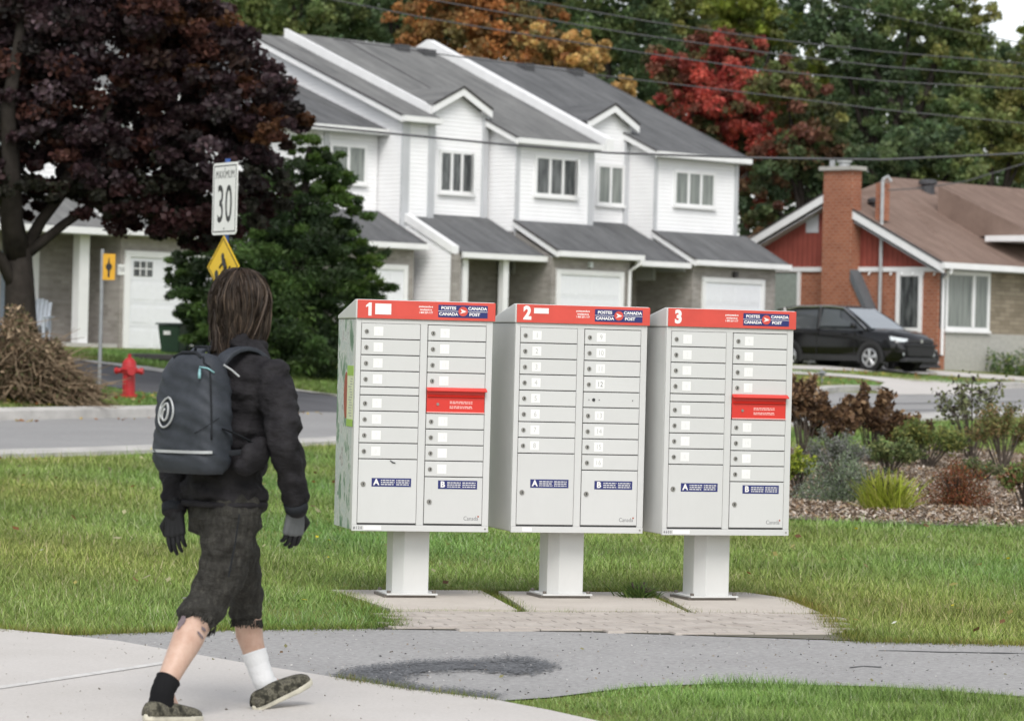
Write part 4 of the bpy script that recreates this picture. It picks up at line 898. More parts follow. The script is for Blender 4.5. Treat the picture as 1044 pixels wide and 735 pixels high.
def bush(name, label, u, v, w_px, h_px, cols, n, leaf, group=None, mode='round', aspect=.5, D=None, mat='dry_twig', up=.3):
    b = GR(u, v); D = b.y; s = FPX/D; W_ = w_px/s/2; H_ = h_px/s
    r = empty(name, b); tag(r, label, 'plant' if mode != 'round' else 'shrub', group)
    m = MB(); rr = random.Random(u)
    tips = []
    for i in range(14 if mode == 'round' else 22):
        a = rr.uniform(0, 2*PI); k = rr.uniform(.1, 1)**.6; top = Vector((math.cos(a)*W_*k*.95, math.sin(a)*W_*k*.9, H_*(1-.35*k*k)*rr.uniform(.75, 1)))
        mid = top*.5+Vector((0, 0, H_*.12)); m.tube([Vector((rr.uniform(-.04, .04), rr.uniform(-.04, .04), -.02)), mid, top], [.010, .007, .003], 5); tips.append((mid, top))
    m.build('stems', 'bark', r)
    cols = np.array(cols)
    if mode == 'grass':
        N = n; a = rng.uniform(0, 2*PI, N); k = rng.uniform(.0, 1.15, N)**.8; L = H_*rng.uniform(.25, 1.1, N)
        bx = np.stack([rng.normal(size=N)*W_*.28, rng.normal(size=N)*W_*.28, np.zeros(N)], 1); d = np.stack([np.cos(a)*W_*k, np.sin(a)*W_*k, L*(1-.25*k)], 1)
        sd_ = np.stack([-np.sin(a+1), np.cos(a+1), np.zeros(N)], 1)*leaf*.12
        m_ = bx+d*.55; m_[:, 2] += .1*L
        V = np.stack([bx-sd_, bx+sd_, m_+sd_, m_-sd_], 1).reshape(-1, 3); V2 = np.stack([m_-sd_, m_+sd_, bx+d+sd_*.2, bx+d-sd_*.2], 1).reshape(-1, 3)
        V = np.concatenate([V, V2]); t = np.repeat(cols[rng.integers(len(cols), size=N)]*rng.uniform(.7, 1.3, (N, 1)), 4, 0); raw('leaves', V, np.arange(len(V)).reshape(-1, 4), 4, 'leaf', r, np.concatenate([t, t]))
    else:
        if mode == 'twig':
            ii = rng.integers(len(tips), size=n); tt = rng.uniform(.15, 1.05, n)[:, None]
            A = np.array([t[0] for t in tips])[ii]; B_ = np.array([t[1] for t in tips])[ii]; cen = A*(1-tt)+B_*tt+rng.normal(size=(n, 3))*W_*.07
        else:
            d = rdirs(n); d[:, 2] = np.abs(d[:, 2]); lump = 1+.16*np.sin(d[:, 0]*7+u)+.14*np.sin(d[:, 1]*9+u*2)+.1*np.sin(d[:, 2]*11)
            cen = d*(rng.uniform(0, 1, n)**.4*lump)[:, None]*np.array([W_, W_*.9, H_])
        leaf_mesh('leaves', cen, leaf, cols[rng.integers(len(cols), size=n)]*rng.uniform(.55, 1.5, (n, 1)), 'leaf', r, up, aspect)
    return r
BR = [(.22, .13, .07), (.14, .08, .045), (.32, .21, .12), (.08, .05, .035)]
LV = [(.20, .26, .15), (.27, .31, .22), (.13, .18, .09), (.20, .21, .19)]
YG = [(.36, .42, .05), (.28, .34, .04), (.45, .46, .10)]
RB = [(.22, .065, .03), (.16, .06, .03), (.12, .09, .03), (.28, .10, .04)]
gB = 'shrubs and plants in the planting bed'
bush('withered_shrub', 'tall withered shrub with brown leaves right beside the mailbox', 818, 474, 54, 100, BR, 2600, .075, gB, 'twig', .6)
bush('withered_shrub', 'brown withered shrub just right of the tallest withered one', 848, 474, 66, 72, BR, 3000, .075, gB, 'twig', .6)
bush('withered_shrub', 'brown withered shrub with an upright tip, third from the mailbox', 888, 474, 62, 92, BR, 3000, .075, gB, 'twig', .6)
bush('withered_shrub', 'low brown withered shrub at the right end of its row', 922, 472, 60, 56, BR+[(.14, .12, .04)], 2600, .07, gB, 'twig', .6)
bush('lavender_bush', 'grey green lavender bush in front of the withered brown shrubs', 862, 514, 92, 50, LV, 9000, .035, gB, 'round', .3)
bush('lavender_bush', 'grey purple lavender bush behind the grey green one', 848, 497, 90, 60, [(.23, .25, .20), (.27, .26, .26), (.16, .20, .12)], 5200, .038, gB, 'twig', .3)
bush('leafy_plant', 'bright yellow green leafy plant touching the mailbox edge', 816, 507, 44, 50, YG+[(.16, .24, .05)], 2200, .05, gB, 'twig', .4)
bush('grass_tuft', 'bright yellow grassy tuft between lavender and red brown bush', 903, 522, 60, 44, YG, 900, .05, gB, 'grass')
bush('red_bush', 'round red brown bush on the wood chips', 976, 519, 62, 50, RB, 6500, .026, gB, 'round', .35)
bush('leafy_plant', 'yellowish green leafy plant behind the red brown bush', 945, 478, 90, 50, [(.16, .21, .06), (.28, .28, .08), (.12, .16, .05)], 3600, .05, gB, 'twig', .5)
bush('leafy_plant', 'green plant filling the gap under the low withered shrub', 905, 486, 80, 40, [(.14, .19, .07), (.22, .24, .09), (.10, .13, .05)], 2600, .05, gB, 'twig', .5)
bush('tall_shrub', 'tall sparse shrub with dark purple leaf clusters behind the red bush', 990, 470, 110, 96, [(.16, .19, .09), (.05, .035, .04), (.20, .22, .10), (.24, .25, .13)], 800, .065, gB, 'twig', .6)
bush('leafy_plant', 'yellow brown grassy plant beside the tall shrub', 1022, 482, 80, 74, [(.24, .23, .08), (.16, .20, .07), (.30, .20, .10)], 3600, .05, gB, 'twig', .4)
bush('leafy_plant', 'green leafy plant cut by the right frame edge, in the chips', 1046, 522, 60, 60, [(.14, .21, .06), (.24, .25, .09), (.28, .14, .08)], 2600, .05, gB, 'twig', .5)
bush('leafy_plant', 'small low green plant between tall shrub and red bush', 1000, 492, 60, 26, [(.16, .2, .07), (.10, .13, .06), (.24, .2, .12)], 1200, .045, gB, 'twig', .5)
gH = 'plants in front of the bungalow'
bush('conical_shrub', 'cone shaped dark green shrub in front of the beige stone wall', 1033, 374, 34, 62, [(.055, .085, .018), (.08, .09, .02)], 2600, .10, gH, 'round', .5)
bush('young_tree', 'thin young tree with yellow green leaves before the wide window', 998, 372, 20, 62, [(.20, .28, .05), (.40, .38, .06)], 420, .13, gH, 'twig', .6)
bush('leafy_plant', 'yellow leaved plant at the foot of the thin young tree', 1003, 378, 24, 30, [(.45, .40, .05), (.28, .30, .05)], 380, .12, gH, 'twig', .6)
bush('leafy_plant', 'green bushy plant at the foot of the cone shaped shrub', 1030, 382, 60, 26, [(.10, .18, .06), (.07, .12, .04), (.22, .26, .08)], 900, .12, gH, 'round', .5)
bush('leafy_plant', 'low dark green plant beside the white planter', 984, 362, 36, 10, [(.03, .055, .02), (.05, .08, .025)], 700, .10, gH, 'round', .5)
bush('weed_clump', 'long green grass clump growing at the pad of mailbox three', 650, 612, 44, 20, [(.10, .17, .04), (.14, .20, .05), (.07, .12, .03)], 420, .035, None, 'grass')
# wood chips, leaves
bp = np.array(bed_poly)
def scatter(n, poly, dens_pow=2):
    xs = [p[0] for p in poly]; ys = [p[1] for p in poly]; X = rng.uniform(min(xs), max(xs), n*4); Y = rng.uniform(min(ys), max(ys), n*4)
    k = inpoly(X, Y, poly); k &= rng.uniform(0, 1, len(X)) < (min(ys)/Y)**dens_pow; X, Y = X[k][:n], Y[k][:n]; return X, Y
X, Y = scatter(36000, bed_poly, 1); Z = gh_np(X, Y)+.02+rng.uniform(0, .03, len(X))
CH = np.array([(.40, .34, .28), (.28, .22, .17), (.50, .44, .38), (.14, .09, .055), (.24, .16, .10), (.32, .25, .17)])
o = leaf_mesh('wood_chips', np.stack([X, Y, Z], 1), .045, CH[rng.integers(6, size=len(X))]*rng.uniform(.7, 1.2, (len(X), 1)), 'dry_twig', None, 1.2, .45); tag(o, kind='stuff')
def litter(name, n, poly, cols, size, h=.03, dp=1.0):
    X, Y = scatter(n, poly, dp); c = np.array(cols)
    o = leaf_mesh(name, np.stack([X, Y, gh_np(X, Y)+h], 1), size, c[rng.integers(len(c), size=len(X))]*rng.uniform(.7, 1.2, (len(X), 1)), 'leaf', None, 1.5, .7); return tag(o, kind='stuff')

# ------------------------------------------------------------------ lawns
def blades(name, X, Y, L, wd, cols, wts):
    n = len(X); a = rng.uniform(0, 2*PI, n); ln = rng.uniform(.3, 1.3, n)*L; Lz = L*rng.uniform(.3, 1.0, n)
    Z = gh_np(X, Y); b = np.stack([X, Y, Z-.005], 1); side = np.stack([np.cos(a+1.57), np.sin(a+1.57), np.zeros(n)], 1)*(wd*.5)[:, None] if hasattr(wd, '__len__') else np.stack([np.cos(a+1.57), np.sin(a+1.57), np.zeros(n)], 1)*wd*.5
    tip = b+np.stack([np.cos(a)*ln, np.sin(a)*ln, Lz], 1)
    V = np.stack([b-side, b+side, tip], 1).reshape(-1, 3); cc = np.array(cols)[rng.choice(len(cols), size=n, p=np.array(wts)/sum(wts))]
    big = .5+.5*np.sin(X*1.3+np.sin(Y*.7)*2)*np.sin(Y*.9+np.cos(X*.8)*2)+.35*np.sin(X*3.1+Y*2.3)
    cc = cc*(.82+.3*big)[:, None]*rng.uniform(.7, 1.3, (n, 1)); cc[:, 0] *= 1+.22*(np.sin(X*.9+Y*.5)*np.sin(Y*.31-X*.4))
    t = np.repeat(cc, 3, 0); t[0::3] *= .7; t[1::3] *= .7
    return tag(raw(name, V, np.arange(3*n).reshape(n, 3), 3, 'grass_blade', None, np.clip(t, 0, 1)), kind='stuff')
GC = [(0.226, 0.33, 0.077), (0.287, 0.407, 0.106), (0.154, 0.259, 0.056), (0.389, 0.462, 0.175), (0.471, 0.473, 0.288)]
path_top = px([(-80, 641), (80, 648.5), (200, 644), (380, 641.5)]); 
lawn = px([(-120, 640), (80, 648), (200, 643.5), (400, 641), (392, 630), (338, 604), (800, 607), (838, 627), (870, 655), (1110, 660.5), (1500, 668)])+px([(1500, 440), (1200, 424), (1044, 427.5), (905, 433), (856, 435), (640, 444), (340, 455), (155, 464.5), (0, 469), (-120, 473)])
n0 = 820000; D_ = 13.5*np.exp(rng.uniform(0, 1, n0)*math.log(62/13.5)); X_ = D_*rng.uniform(-.22, .25, n0); Y_ = D_
k = inpoly(X_, Y_, lawn)&~inpoly(X_, Y_, bed_poly); X_, Y_ = X_[k], Y_[k]
patch = np.sin(X_*2.1+Y_)*np.sin(Y_*1.7-X_)+rng.normal(size=len(X_))*.5
k = patch > -1.0; X_, Y_ = X_[k], Y_[k]
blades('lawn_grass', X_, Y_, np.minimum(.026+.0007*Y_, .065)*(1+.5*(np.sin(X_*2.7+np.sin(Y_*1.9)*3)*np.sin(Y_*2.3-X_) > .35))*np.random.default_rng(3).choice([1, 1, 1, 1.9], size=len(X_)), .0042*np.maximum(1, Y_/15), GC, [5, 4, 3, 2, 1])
fg = px([(500, 716.5), (560, 712.5), (650, 701.5), (750, 697.5), (900, 701.5), (1044, 711.5), (1220, 735), (1220, 800), (640, 800), (640, 745), (560, 727)])
xs = [p[0] for p in fg]; ys = [p[1] for p in fg]; n = 60000; X = rng.uniform(min(xs), max(xs), n*2); Y = rng.uniform(min(ys)-.2, max(ys), n*2); k = inpoly(X, Y, fg); X, Y = X[k][:n], Y[k][:n]
ed = np.clip((X-X.min())/(X.max()-X.min()), 0, 1)
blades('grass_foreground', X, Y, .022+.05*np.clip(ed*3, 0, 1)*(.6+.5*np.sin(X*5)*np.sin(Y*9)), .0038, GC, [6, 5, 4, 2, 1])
# ragged edges and joints
def edge_grass(line, n, sc, L=.05, w=.004):
    a = np.array(dens(line, .05)); i = rng.integers(len(a), size=n); return a[i, 0]+rng.normal(size=n)*sc, a[i, 1]+rng.normal(size=n)*sc*1.3
X1, Y1 = edge_grass(px([(-80, 640), (80, 648), (200, 643.5), (400, 641), (392, 630), (345, 607)]), 9000, .05); X2, Y2 = edge_grass(px([(805, 612), (838, 627), (869, 653), (870, 655), (1100, 660)]), 8000, .05)
X3, Y3 = edge_grass(px([(490, 606), (512, 613), (535, 626)]), 900, .035); X4, Y4 = edge_grass(px([(640, 607), (668, 613), (704, 628)]), 700, .035); X5, Y5 = edge_grass(px([(345, 694.5), (420, 706.5), (500, 716)]), 900, .02)
X6, Y6 = edge_grass(px([(400, 626), (838, 628.5)]), 500, .012)
X7, Y7 = edge_grass(px([(338, 604), (640, 605.5), (790, 609)]), 4000, .04)
blades('edge_grass', np.concatenate([X1, X2, X3, X4, X5, X6, X7]), np.concatenate([Y1, Y2, Y3, Y4, Y5, Y6, Y7]), .05, .0042, [(.17, .22, .035), (.26, .27, .055), (.12, .17, .03), (.32, .24, .12)], [4, 3, 3, 1])
def farlawn(name, poly, n, L, w):
    xs = [p[0] for p in poly]; ys = [p[1] for p in poly]; X = rng.uniform(min(xs), max(xs), n*3); Y = rng.uniform(min(ys), max(ys), n*3); k = inpoly(X, Y, poly); X, Y = X[k][:n], Y[k][:n]
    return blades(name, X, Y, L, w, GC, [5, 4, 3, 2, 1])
fl1 = px([(-40, 419), (0, 418.5), (155, 415.5), (300, 411), (150, 403), (60, 388), (-40, 384)]); fl2 = px([(-40, 383), (60, 365), (150, 374.5), (345, 402), (345, 396), (345, 380), (200, 358), (-40, 358)])
farlawn('grass_verge', fl1, 26000, .09, .016); farlawn('grass_front_yard', fl2, 30000, .10, .02)
fr1 = px([(780, 403), (827, 403), (856, 398), (890, 396.5), (900, 391.5), (870, 388), (800, 383.5)]); fr2 = px([(800, 380), (880, 383), (930, 389), (990, 392.5), (1060, 394), (1060, 390.5), (1000, 387), (930, 382.5), (870, 379.5), (800, 377.3)])
fr3 = px([(955, 376), (1060, 384.5), (1060, 360), (955, 360)])
farlawn('grass_island', fr1, 14000, .08, .018); farlawn('grass_between_walks', fr2, 16000, .08, .02); farlawn('grass_bungalow_yard', fr3, 12000, .12, .025)
litter('fallen_leaves', 520, lawn, [(.42, .36, .12), (.30, .12, .05), (.45, .42, .25), (.20, .10, .05)], .055, .05, 0)
litter('dandelions', 160, lawn, [(.65, .55, .04), (.7, .7, .65)], .032, .09, 1)
for pl_, nm, n in ((fl1, 'fallen_leaves', 160), (fr1, 'fallen_leaves', 90), (fr2, 'fallen_leaves', 110), (fr3, 'fallen_leaves', 120)): litter(nm, n, pl_, [(.55, .45, .12), (.5, .40, .2), (.30, .12, .05)], .10, .08, 0)
litter('fallen_leaves', 60, px([(0, 428), (155, 425), (340, 419), (340, 423), (155, 429), (0, 432)]), [(.35, .16, .06), (.5, .38, .16)], .09, .03, 0)
litter('fallen_leaves', 40, roadpoly[:8]+px([(905, 415), (340, 440), (0, 445)]), [(.3, .2, .1), (.5, .4, .2)], .06, .03, 0)

sb = np.array(dens(stain+[stain[0]], .02)); ii = rng.integers(len(sb), size=9000); sx = sb[ii, 0]+rng.normal(size=9000)*.035; sy = sb[ii, 1]+rng.normal(size=9000)*.09
kk_ = ~inpoly(sx, sy, side_poly); sx, sy = sx[kk_], sy[kk_]
o = leaf_mesh('damp_specks', np.stack([sx, sy, np.full(len(sx), .0135)], 1), .015, np.array([(.15, .155, .163)])*rng.uniform(.7, 1.4, (len(sx), 1)), 'dry_twig', None, 14, .8); tag(o, kind='stuff')
litter('path_grit', 2600, path_poly, [(.5, .49, .47), (.10, .10, .10), (.35, .30, .24), (.62, .6, .58)], .012, .012, 1)
litter('path_debris', 40, path_poly, [(.25, .16, .08), (.35, .33, .15), (.16, .13, .09)], .022, .016, 1)
litter('sidewalk_debris', 220, side_poly, [(.35, .31, .26), (.20, .17, .13)], .009, .02, 1)
for i, pts in enumerate(([(895, 664), (960, 665.5), (1060, 667.5)], [(865, 681.5), (880, 680), (900, 681)])):
    a = px(pts); b = px([(u, v+.7) for u, v in pts][::-1]); struct(sheet('path_crack', ragged(a+b, .08, .006, i), 'crack_tar', .0085))
# ------------------------------------------------------------------ brush pile
bpos = GR(42, 414); sB = FPX/bpos.y
r = empty('brush_pile', bpos); tag(r, 'heap of dry brown cut branches under the purple maple', 'brush pile')
m = MB(); rr = random.Random(3); Wp = 105/sB; Hp = 88/sB; cxp = -28/sB
for i in range(900):
    a = rr.uniform(0, 2*PI); k = rr.uniform(0, 1)**.6; x = cxp+math.cos(a)*Wp*k*.75; y = math.sin(a)*1.1*k+.5; top = Hp*max(.02, (1-abs(x-cxp)/Wp*1.05))
    z = rr.uniform(.02, 1)*top; d = Vector((math.cos(a)*.9+rr.uniform(-.6, .6), math.sin(a)*.6+rr.uniform(-.5, .5), -rr.uniform(-.25, .7))).normalized()*rr.uniform(.25, .75)
    p = Vector((x, y, z)); q = p+d; q.z = max(.01, q.z); mid = (p+q)/2+Vector((rr.uniform(-.05, .05), 0, rr.uniform(-.05, .05)))
    m.cur = 0; m.tube([p, mid, q], [.014*rr.uniform(.4, 1.3), .010, .004], 4, False)
m.build('branches', plain('twig_brown', (.20, .15, .10), .9, .1, var=.5, scale=3), r)
n = 15000; a = rng.uniform(0, 2*PI, n); k = rng.uniform(0, 1, n)**.6; x = cxp+np.cos(a)*Wp*k*.8; y = np.sin(a)*1.1*k+.5; top = Hp*np.maximum(.03, 1-np.abs(x-cxp)/Wp*1.02)*(1+.12*np.sin(x*9)+.1*np.sin(y*8)); z = rng.uniform(.0, 1, n)**.6*top
cols = np.array([(.16, .11, .07), (.24, .17, .11), (.10, .07, .045), (.32, .24, .16), (.12, .12, .06)])
leaf_mesh('dry_leaves', np.stack([x, y, z], 1), .10, cols[rng.integers(5, size=n)]*rng.uniform(.5, 1.4, (n, 1)), 'dry_twig', r, 0, .35)

# ------------------------------------------------------------------ street things
hp_ = GR(131, 406); r = empty('fire_hydrant', hp_); tag(r, 'red fire hydrant on the grass verge left of the walker', 'fire hydrant')
MB().lathe([(.15, 0), (.15, .05), (.11, .06), (.105, .42), (.13, .43), (.13, .46), (.11, .47)], n=20).build('barrel', 'hydrant_red', r, smooth=False)
MB().lathe([(.125, .47), (.15, .48), (.15, .51), (.13, .53), (.115, .62), (.07, .68), (.03, .70)], n=20).build('bonnet', 'hydrant_red', r)
MB().lathe([(.03, .70), (.03, .75), (.022, .76)], n=5).build('nut', 'hydrant_red', r)
for a, rad, L in ((PI*.95, .055, .20), (-.15, .055, .20), (-1.3, .075, .19)):
    d = Vector((math.cos(a), math.sin(a), 0)); MB().tube([d*.09+Vector((0, 0, .47)), d*L+Vector((0, 0, .47)), d*(L+.001)+Vector((0, 0, .47)), d*(L+.05)+Vector((0, 0, .47))], [rad*.8, rad*.8, rad*1.15, rad], 12).build('outlet_cap', 'hydrant_red', r)
for i in range(8): a = i*PI/4; MB().tube([(math.cos(a)*.135, math.sin(a)*.135, .05), (math.cos(a)*.135, math.sin(a)*.135, .075)], .014, 6).build('bolt', 'hydrant_red', r)
# speed limit post
DS = 37.5; sS = FPX/DS
def signpost():
    pb = P(229, 300, DS); g = gh(pb.x, pb.y); r = empty('speed_limit_sign', (pb.x, pb.y, g), math.radians(-61)); tag(r, 'white MAXIMUM 30 sign above a yellow playground diamond, behind the walker', 'road sign')
    zt_ = P(229, 162, DS).z-g
    MB().box(-.03, .03, -.02, .02, -.05, zt_).build('post', 'post_blue', r)
    z1 = P(229, 166, DS).z-g; z0 = P(229, 239.5, DS).z-g; hw = .335
    def rounded(x0, x1, a, b, rd, n=5):
        o = []
        for cx, cz, s0 in ((x1-rd, b-rd, 0), (x0+rd, b-rd, PI/2), (x0+rd, a+rd, PI), (x1-rd, a+rd, 1.5*PI)):
            for i in range(n): t = s0+i*PI/2/(n-1); o.append((cx+rd*math.cos(t), cz+rd*math.sin(t)))
        return o
    f = MB().prism(rounded(-hw, hw, z0, z1, .045), 'y', -.028, -.021).build('speed_plate', 'sign_face', r)
    bd = MB(); w = .012
    bd.box(-hw+.03, hw-.03, -.0295, -.028, z1-.03-w, z1-.03).box(-hw+.03, hw-.03, -.0295, -.028, z0+.03, z0+.03+w).box(-hw+.03, -hw+.03+w, -.0293, -.028, z0+.03, z1-.03).box(hw-.03-w, hw-.03, -.0293, -.028, z0+.03, z1-.03); bd.build('border', 'sign_black', f)
    h_ = z1-z0
    text('sign_word', 'MAXIMUM', .130, BF(0, z1-h_*.17, -.0285), 'sign_black', f, 'CENTER', .0, sx=.80, space=1.08)
    text('sign_number', '30', .60, BF(0, z0+h_*.40, -.0285), 'sign_black', f, 'CENTER', .004, sx=.66, space=1.12)
    zc = P(224, 272, DS).z-g; q = .44
    d = MB().prism([(q, zc), (0, zc+q*.80), (-q, zc), (0, zc-q*.80)], 'y', -.028, -.021).build('playground_plate', 'sign_yellow', r, .0)
    MB().tube([(q*.9, -.029, zc), (0, -.029, zc+q*.72), (-q*.9, -.029, zc), (0, -.029, zc-q*.72), (q*.9, -.029, zc)], .006, 4).build('border', 'sign_black', d)
    # seesaw-like play symbol: ball and running child
    pc = MB(); cc = lambda x, z, rr: [(x+rr*math.cos(t*PI/8), zc+z+rr*math.sin(t*PI/8)) for t in range(16)]
    pc.prism(cc(-.175, -.085, .05), 'y', -.0305, -.028); pc.build('ball_symbol', 'sign_black', d)
    pc = MB(); pc.prism(cc(-.01, .115, .04), 'y', -.0305, -.028); pc.tube([(.02, -.029, zc+.08), (.09, -.029, zc-.02)], .032, 6); pc.tube([(.02, -.029, zc+.06), (-.09, -.029, zc-.01)], .014, 6); pc.tube([(.09, -.029, zc-.02), (0, -.029, zc-.06), (-.06, -.029, zc-.14)], .02, 6); pc.tube([(.09, -.029, zc-.02), (.16, -.029, zc-.07), (.20, -.029, zc+.0)], .018, 6); pc.build('child_symbol', 'sign_black', d)
    for zz in (z1-.07, z0+.07): MB().tube([(0, -.029, zz), (0, -.033, zz)], .012, 8).build('bolt', 'post_galvanised', r)
signpost()
ps = GR(101, 401); gsg = ps.z; DSm = ps.y
r = empty('marker_sign', ps, math.radians(-12)); tag(r, 'small amber arrow sign on a thin grey pole before the brick pillar', 'road sign')
zz1 = P(110, 259, DSm).z-gsg; zz0 = P(110, 285.5, DSm).z-gsg; mp_ = FPX/DSm; wv = 13/mp_
MB().tube([(0, 0, -.05), (0, 0, P(102, 254, DSm).z-gsg)], .035, 8).build('pole', 'post_galvanised', r)
pt = MB().box(.03, .03+wv, -.05, -.036, zz0, zz1).build('plate', 'sign_amber', r); cx = .03+wv/2; cz = (zz0+zz1)/2; hh = (zz1-zz0)/2
MB().prism([(cx-.018, cz-hh*.8), (cx+.018, cz-hh*.8), (cx+.018, cz-.07), (cx+.055, cz-.02), (cx+.055, cz+.03), (cx+.02, cz+.06), (cx, cz+hh*.8), (cx-.02, cz+.06), (cx-.055, cz+.03), (cx-.055, cz-.02), (cx-.018, cz-.07)], 'y', -.054, -.0502).build('arrow_symbol', 'sign_black', pt)
# wheeled bin
bb = GR(178, 362); r = empty('wheeled_bin', bb, math.radians(-25)); tag(r, 'dark green wheeled waste bin in front of the garage', 'waste bin'); k_ = FPX/bb.y
Hb = 33/k_; wb = .26
b = MB(); b.add([(-wb*.8, -.2, .05), (wb*.8, -.2, .05), (wb*.8, .22, .05), (-wb*.8, .22, .05), (-wb, -.27, Hb*.93), (wb, -.27, Hb*.93), (wb, .30, Hb*.93), (-wb, .30, Hb*.93)], [(3, 2, 1, 0), (4, 5, 6, 7), (0, 1, 5, 4), (1, 2, 6, 5), (2, 3, 7, 6), (3, 0, 4, 7)]); b.build('bin_body', 'bin_green', r, .02)
b = MB(); b.prism([(-.32, Hb*.935), (.36, Hb*.935), (.32, Hb), (-.25, Hb*.985)], 'x', -wb-.05, wb+.05); b.build('lid', 'bin_lid', r, .015)
MB().box(-.12, .04, -.262, -.245, Hb*.62, Hb*.74).build('bin_label', 'sign_face', r)
for s_ in (-1, 1): MB().tube([(s_*.22, .2, .1), (s_*.26, .2, .1)], .1, 12).build('wheel', 'tyre', r)
# planter beside the bungalow corner
pp = GR(961, 361); r = empty('planter_tub', pp); tag(r, 'white plastic tub at the bungalow corner', 'tub'); k_ = FPX/pp.y; hb = 30/k_
MB().lathe([(.28, 0), (.36, hb*.93), (.39, hb*.94), (.39, hb), (.34, hb), (.30, hb*.7)], n=20).build('tub', 'planter_white', r, smooth=False)
MB().tube([(0, .0, hb*.7), (-.15, .1, hb+.9)], .02, 6).build('stick', 'sign_black', r)
# low path lights
for (u, v), lb in (((838, 392), 'small solar path light on the grass right of mailbox three'),):
    g_ = GR(u, v); r = empty('path_light', g_); tag(r, lb, 'path light')
    MB().tube([(0, 0, 0), (0, 0, .2)], .02, 6).build('stake', 'post_galvanised', r); MB().lathe([(.06, .2), (.08, .28), (.13, .29), (.03, .36)], n=10).build('lamp_shade', 'post_galvanised', r)
# dark board lying by the conifer
g_ = GR(155, 367); r = MB().box(-.45, .45, -.25, .25, 0, .12).build('doormat_stack', 'trim_dark', None, .02); r.location = g_; tag(r, 'low dark slab lying on the grass left of the green bin', 'slab')

# ------------------------------------------------------------------ overhead wires
def wire(label, pts, D, rad):
    pw = [P(u, v, D) for u, v in pts]; c = pw[0]; m = MB(); out = []
    for a, b in zip(pw, pw[1:]):
        for i in range(6): out.append(a.lerp(b, i/6)-c)
    out.append(pw[-1]-c); o = m.tube(out, rad, 5).build('utility_wire', 'wire_black', None); o.location = c; tag(o, label, 'overhead wire', 'overhead utility wires')
wire('topmost overhead wire crossing only the sky gap at upper right', [(760, -22), (851, 5), (940, 24), (1036, 43), (1120, 58)], 66, .009)
wire('second overhead wire, starting above the orange tree', [(380, -34), (439, -17), (535, 0), (660, 22), (780, 39.5), (900, 53), (1044, 65), (1120, 70)], 66, .012)
wire('overhead wire crossing the middle of the red tree top', [(300, -30), (439, 0), (500, 11), (640, 34), (780, 54), (900, 68), (1044, 79), (1120, 84)], 65, .012)
wire('overhead wire touching the yellow tree', [(250, -20), (339, 0), (430, 18), (520, 33), (640, 52), (780, 72), (900, 83), (1044, 91), (1120, 95)], 64, .012)
wire('thin overhead wire dropping behind the dark roof ridge', [(340, 40), (480, 60), (611, 77), (780, 97), (900, 112), (1044, 126), (1120, 133)], 63, .011)
wire('thick lowest overhead cable crossing the townhouse windows level', [(-60, 72), (100, 100), (204, 114), (322, 129), (520, 148), (620, 156), (764, 161), (900, 163), (1044, 156.5), (1120, 152)], 60, .021)
wire('sagging service wire running to the bungalow mast', [(905, 194), (940, 192), (985, 185), (1044, 167), (1120, 140)], 99, .018)

